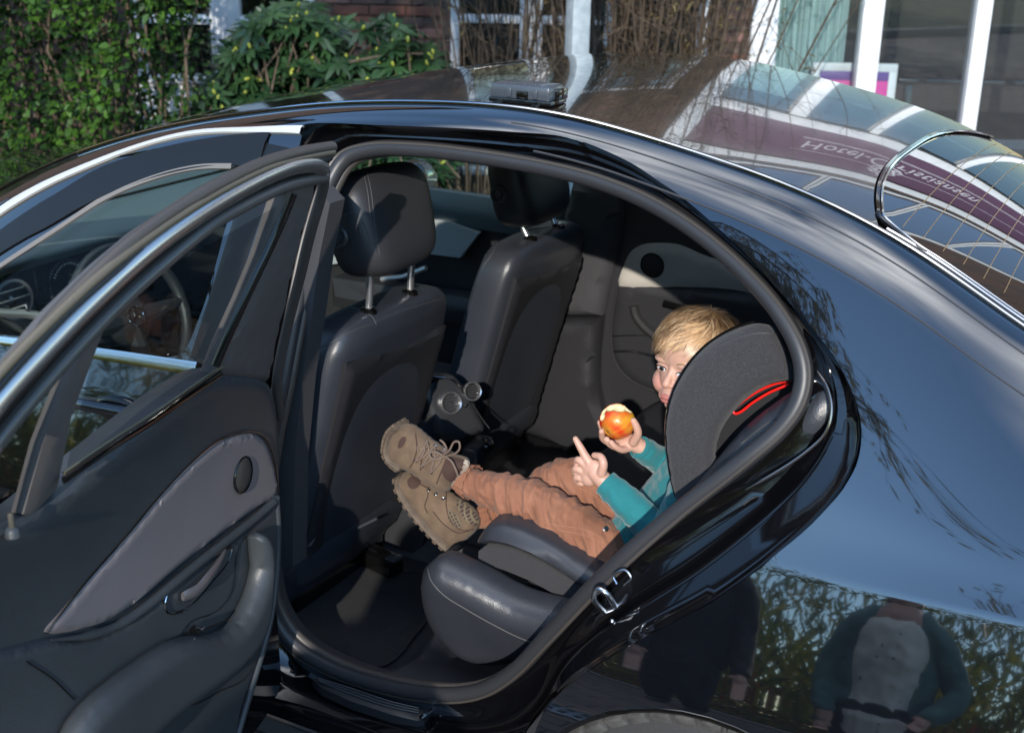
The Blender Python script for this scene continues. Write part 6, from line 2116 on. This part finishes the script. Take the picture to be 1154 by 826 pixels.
# ---- what stands behind the photographer and shows in the paint
def tree(x, y, h, cr_, n, cols_, label, seed, cat='tree', leafL=.10):
    r = random.Random(seed)
    e = empty('broadleaf_tree', (x, y, GZ), label, cat, 'trees across the street')
    mb = MB()
    tr = [Vector((x+.1*math.sin(k), y+.08*math.cos(k*1.3), GZ+h*.55*k/6)) for k in range(7)]
    mb.add(*tube_vf(tr, [.22*h/8*(1-.10*k) for k in range(7)], 10))
    tips = []
    for i in range(22):
        k = r.randint(2, 6); p = tr[k]
        a = r.uniform(0, 2*math.pi); L = cr_*r.uniform(.5, 1.0)
        q1 = p+Vector((math.cos(a)*L*.5, math.sin(a)*L*.5, L*.35)); q2 = p+Vector((math.cos(a)*L, math.sin(a)*L, L*r.uniform(.3, .9)))
        mb.add(*tube_vf([p, q1, q2], [.06*h/8, .035*h/8, .01], 6))
        tips += [q1, q2, (q1+q2)/2]
    tips.append(Vector((x, y, GZ+h*.8)))
    mb.build('trunk', BARK, e)
    lv = Leaves()
    blobs = [(Vector((r.gauss(0, cr_*.45), r.gauss(0, cr_*.45), h*.66+r.gauss(0, h*.15)))+Vector((x, y, GZ)), r.uniform(.25, .45)*cr_) for _ in range(26)]+[(t_, .32*cr_) for t_ in tips[::3]]
    for i in range(n):
        c, R_ = blobs[i % len(blobs)]
        d = Vector(rv(r)).normalized()
        p = c+d*R_*r.random()**.4
        L = leafL*r.uniform(.7, 1.3)
        lv.leaf(p, rv(r)+np.array([0, 0, -.4]), rv(r)+np.array([0, 0, 1]), L, L*.6, .1, r.random(), .3)
    lv.build('crown', leafmat('leaf_'+str(seed), cols_[0], cols_[1]), e)
tree(3.6, -13.8, 5.3, 2.0, 5200, ((.06, .075, .015), (.17, .13, .03)), 'low autumn tree with olive leaves across the street, right of the photographer', 31, leafL=.08)
tree(.4, -14.2, 5.2, 2.1, 4600, ((.07, .07, .012), (.22, .17, .03)), 'golden autumn tree across the street straight behind the woman', 35, leafL=.08)
tree(-3.4, -13.5, 5.2, 2.0, 4600, ((.05, .085, .015), (.14, .15, .03)), 'green tree across the street behind the man in black', 32, leafL=.08)
tree(13.0, -15, 6.0, 2.6, 4600, ((.08, .07, .015), (.20, .12, .03)), 'large yellowing tree at the far right across the street', 33)
tree(-8.5, -16, 6.0, 2.8, 4600, ((.045, .08, .015), (.11, .14, .03)), 'tall green tree at the far left across the street', 34)
def overhanging(x, y):
    r = random.Random(77)
    e = empty('street_tree', (x, y, GZ), 'tall street tree whose drooping bough hangs over the photographer', 'tree')
    mb = MB()
    tr = [Vector((x+.05*k, y, GZ+1.1*k)) for k in range(8)]
    mb.add(*tube_vf(tr, [.20-.018*k for k in range(8)], 12))
    lv = Leaves()
    for lim in range(9):
        k = 4+lim % 4
        p = tr[k]; tx_, ty_ = r.uniform(.1, .95), r.uniform(-6.3, -4.9)
        q = Vector((tx_, ty_, r.uniform(4.9, 6.2)))
        m_ = (p+q)/2+Vector((0, 0, .7))
        P_ = catmull([p, m_, q], 8)
        mb.add(*tube_vf(P_, [.07-.055*i/16 for i in range(17)], 7))
        for i in range(5, 17):
            for s_ in range(5):
                a0 = Vector(P_[i]); d = Vector((r.gauss(0, .5), r.gauss(0, .5), -.9))
                L = r.uniform(.35, .95); b0 = a0+d*L*.5+Vector((r.gauss(0, .2), r.gauss(0, .2), .1)); c0_ = a0+d*L
                mb.add(*tube_vf([a0, b0, c0_], [.006, .004, .002], 3))
                for t_ in range(13):
                    f = r.random(); pp = a0.lerp(b0, f*2) if f < .5 else b0.lerp(c0_, f*2-1)
                    lv.leaf(pp+Vector(rv(r, .03)), np.array([0, 0, -1.0])+rv(r, .5), rv(r)+np.array([0, 1, 0]), r.uniform(.07, .13), .035, .1, r.random(), .2)
    mb.build('trunk', BARK, e)
    lv.build('crown', leafmat('bough_leaf', (.07, .07, .012), (.26, .20, .03), .45, .5), e)
overhanging(-3.6, -6.6)
def bed(x0, x1, y0, y1, h, n, c1, c2, label, seed):
    r = random.Random(seed)
    lv = Leaves()
    for i in range(n):
        x, y = r.uniform(x0, x1), r.uniform(y0, y1)
        cl = .6+.5*noise.noise(Vector((x*1.4, y*1.4, seed)))
        z0 = GZ+r.random()*h*.72*(.75+.5*cl) if h > 1 else GZ
        L = (.10+.14*r.random())*min(h, 1.6) if h > 1 else h*cl*r.uniform(.5, 1.1)
        d = np.array([r.gauss(0, .45), r.gauss(0, .45), 1.0])
        lv.leaf((x, y, z0), d, rv(r)+np.array([0, -1, .2]), L, .038 if h > 1 else .05, .1, r.random(), .25)
    o = lv.build('bedding_plants', leafmat('bed_leaf_'+str(seed), c1, c2, .45, .5), None)
    tag(o, label, 'plants', kind='stuff')
bed(-7, 7, -6.3, -4.8, 2.0, 17000, (.09, .13, .02), (.40, .36, .04), 'long green and yellow grasses growing in the bed behind the photographer', 41)
bed(-7, 7, -5.9, -4.8, 1.3, 3200, (.30, .05, .03), (.42, .18, .04), 'red autumn stems among the grasses in the bed behind the photographer', 42)
bed(-9, 9, -8.8, -7.4, 3.9, 17000, (.06, .09, .015), (.26, .24, .035), 'tall dark green hedge plants across the street', 43)

bed(-20, -5.5, -10.5, -9.0, 7.0, 9000, (.03, .05, .012), (.08, .09, .02), 'very tall unseen greenery added at the left to darken the front door reflection', 44)  # added out of view so the front door paint mirrors something dark
def adult(x, y, face, h, shirt_m, jacket_m, leg_m, label, woman, arms):
    """a standing adult; face = unit direction the person looks to"""
    f = Vector((face[0], face[1], 0)).normalized(); r = Vector((0, 0, 1)).cross(f)*-1     # person's right
    B = Vector((x, y, GZ))
    def L(a, b, c): return B+r*a*h+f*b*h+Vector((0, 0, c*h))
    S = []
    S.append(ell_vf(L(0, .005, .935), (.045*h, .052*h, .065*h), None, 24, 16))
    S.append(ell_vf(L(0, .018, .905), (.032*h, .036*h, .045*h), None, 20, 12))
    S.append(chain([L(0, .052, .93), L(0, .062, .917)], [.006*h, .008*h]))
    for s in (-1, 1): S.append(ell_vf(L(s*.045, -.002, .925), (.006*h, .012*h, .016*h), None, 10, 8))
    S.append(chain([L(0, -.005, .88), L(0, -.008, .83)], [.030*h, .034*h]))
    hands = []
    for s, arm in zip((-1, 1), arms):
        S.append(chain([L(s*.05, 0, .81)]+[L(*a) for a in arm], [.035*h, .032*h, .024*h, .017*h]))
        w_ = L(*arm[-1]); d = (w_-L(*arm[-2])).normalized()
        sd = d.cross(f).normalized()
        S.append(chain([w_, w_+d*.05*h], [.016*h, .018*h]))
        for k in range(4):
            b0 = w_+d*.05*h+sd*(k-1.5)*.010*h
            S.append(chain([b0, b0+d*.022*h+f*.004*h, b0+d*(.040+.004*(k in (1, 2)))*h+f*.014*h], [.0062*h, .0055*h, .0045*h]))
        S.append(chain([w_+d*.012*h+sd*.012*h*s*-1, w_+d*.035*h+sd*.028*h*s*-1+f*.01*h], [.0075*h, .0055*h]))
    S.append(chain([L(0, 0, .81), L(0, .0, .72), L(0, 0, .60), L(0, 0, .52)], [.075*h, .085*h, .070*h, .085*h]))
    for s in (-1, 1):
        S.append(chain([L(s*.045, 0, .50), L(s*.052, .01, .28), L(s*.055, -.01, .05)], [.055*h, .036*h, .025*h]))
    body_ = remesh('person', S, .009, SKIN, None, 2, col=lambda p: (.55, .33, .25))
    tag(body_, label, 'person')
    # clothes
    mg = jacket_m
    T = [chain([L(0, -.004, .835), L(0, 0, .80), L(0, .003, .72), L(0, .0, .60), L(0, 0, .50)], [.045*h, .085*h, .095*h, .083*h, .098*h])]
    remesh('shirt', T, .008, shirt_m, body_, 3, disp=fold(9, .010, 0))
    J = []
    for s, arm in zip((-1, 1), arms):
        J.append(chain([L(s*.06, -.01, .815)]+[L(*a) for a in arm], [.05*h, .042*h, .034*h, .028*h]))
        J.append(chain([L(s*.062, -.012, .80), L(s*.078, -.012, .70), L(s*.075, -.012, .57)], [.050*h, .050*h, .052*h]))
    J.append(chain([L(0, -.045, .80), L(0, -.05, .60)], [.075*h, .075*h]))
    remesh('jacket', J, .008, mg, body_, 3, disp=fold(11, .009, 0))
    R_ = [chain([L(0, 0, .53), L(0, 0, .49)], [.095*h, .095*h])]
    for s in (-1, 1): R_.append(chain([L(s*.045, 0, .50), L(s*.052, .012, .28), L(s*.055, -.008, .05)], [.066*h, .048*h, .038*h]))
    remesh('trousers', R_, .008, leg_m, body_, 3, disp=fold(9, .006, 0))
    HR = [ell_vf(L(0, -.012, .948), (.052*h, .056*h, .062*h), None, 24, 14)]
    if woman: HR.append(chain([L(0, -.03, .93), L(0, -.045, .86), L(0, -.05, .82)], [.050*h, .045*h, .030*h]))
    remesh('hair', HR, .007, mat('brown_hair', (.06, .035, .02), .5), body_, 2)
    for s in (-1, 1):
        v_, f_ = chain([L(s*.055, -.02, .02), L(s*.055, .035, .018), L(s*.058, .09, .012)], [.025*h, .025*h, .018*h])
        obj('shoe', v_, f_, PLASTIC, body_)
DENIM = mat('teal_denim', (.075, .165, .165), .85, bump=(400, .4, .001), var=(12, (.12, .22, .215), 1))
def shirtm():
    m = mat('dotted_white_shirt', (.80, .80, .74), .85)
    nt = m.node_tree; b = nt.nodes['Principled BSDF']
    tc = nt.nodes.new('ShaderNodeTexCoord'); vo = nt.nodes.new('ShaderNodeTexVoronoi'); vo.inputs['Scale'].default_value = 16; vo.inputs['Randomness'].default_value = .3
    r1 = nt.nodes.new('ShaderNodeMapRange'); r1.inputs[1].default_value = .10; r1.inputs[2].default_value = .16
    mx = nt.nodes.new('ShaderNodeMix'); mx.data_type = 'RGBA'; mx.inputs[6].default_value = (.18, .17, .16, 1); mx.inputs[7].default_value = (.80, .80, .74, 1)
    nt.links.new(tc.outputs['Object'], vo.inputs['Vector']); nt.links.new(vo.outputs['Distance'], r1.inputs[0]); nt.links.new(r1.outputs[0], mx.inputs[0]); nt.links.new(mx.outputs[2], b.inputs['Base Color'])
    return m
BLK = mat('black_wool', (.012, .012, .013), .85)
adult(.18, -3.35, (-.05, 1), 1.70, shirtm(), DENIM, mat('black_denim', (.012, .013, .016), .8), 'woman in a teal denim jacket over a pale dotted shirt, mirrored in the car', True,
      ([(-.10, 0, .79), (-.15, -.01, .64), (-.13, .05, .51)], [(.10, 0, .79), (.18, -.01, .65), (.13, .07, .56)]))
adult(-.78, -3.55, (.1, 1), 1.80, BLK, BLK, BLK, 'man dressed all in black standing beside the woman, mirrored in the car', False,
      ([(-.11, 0, .79), (-.14, .0, .64), (-.12, .06, .53)], [(.11, 0, .79), (.15, .02, .64), (.17, .10, .53)]))
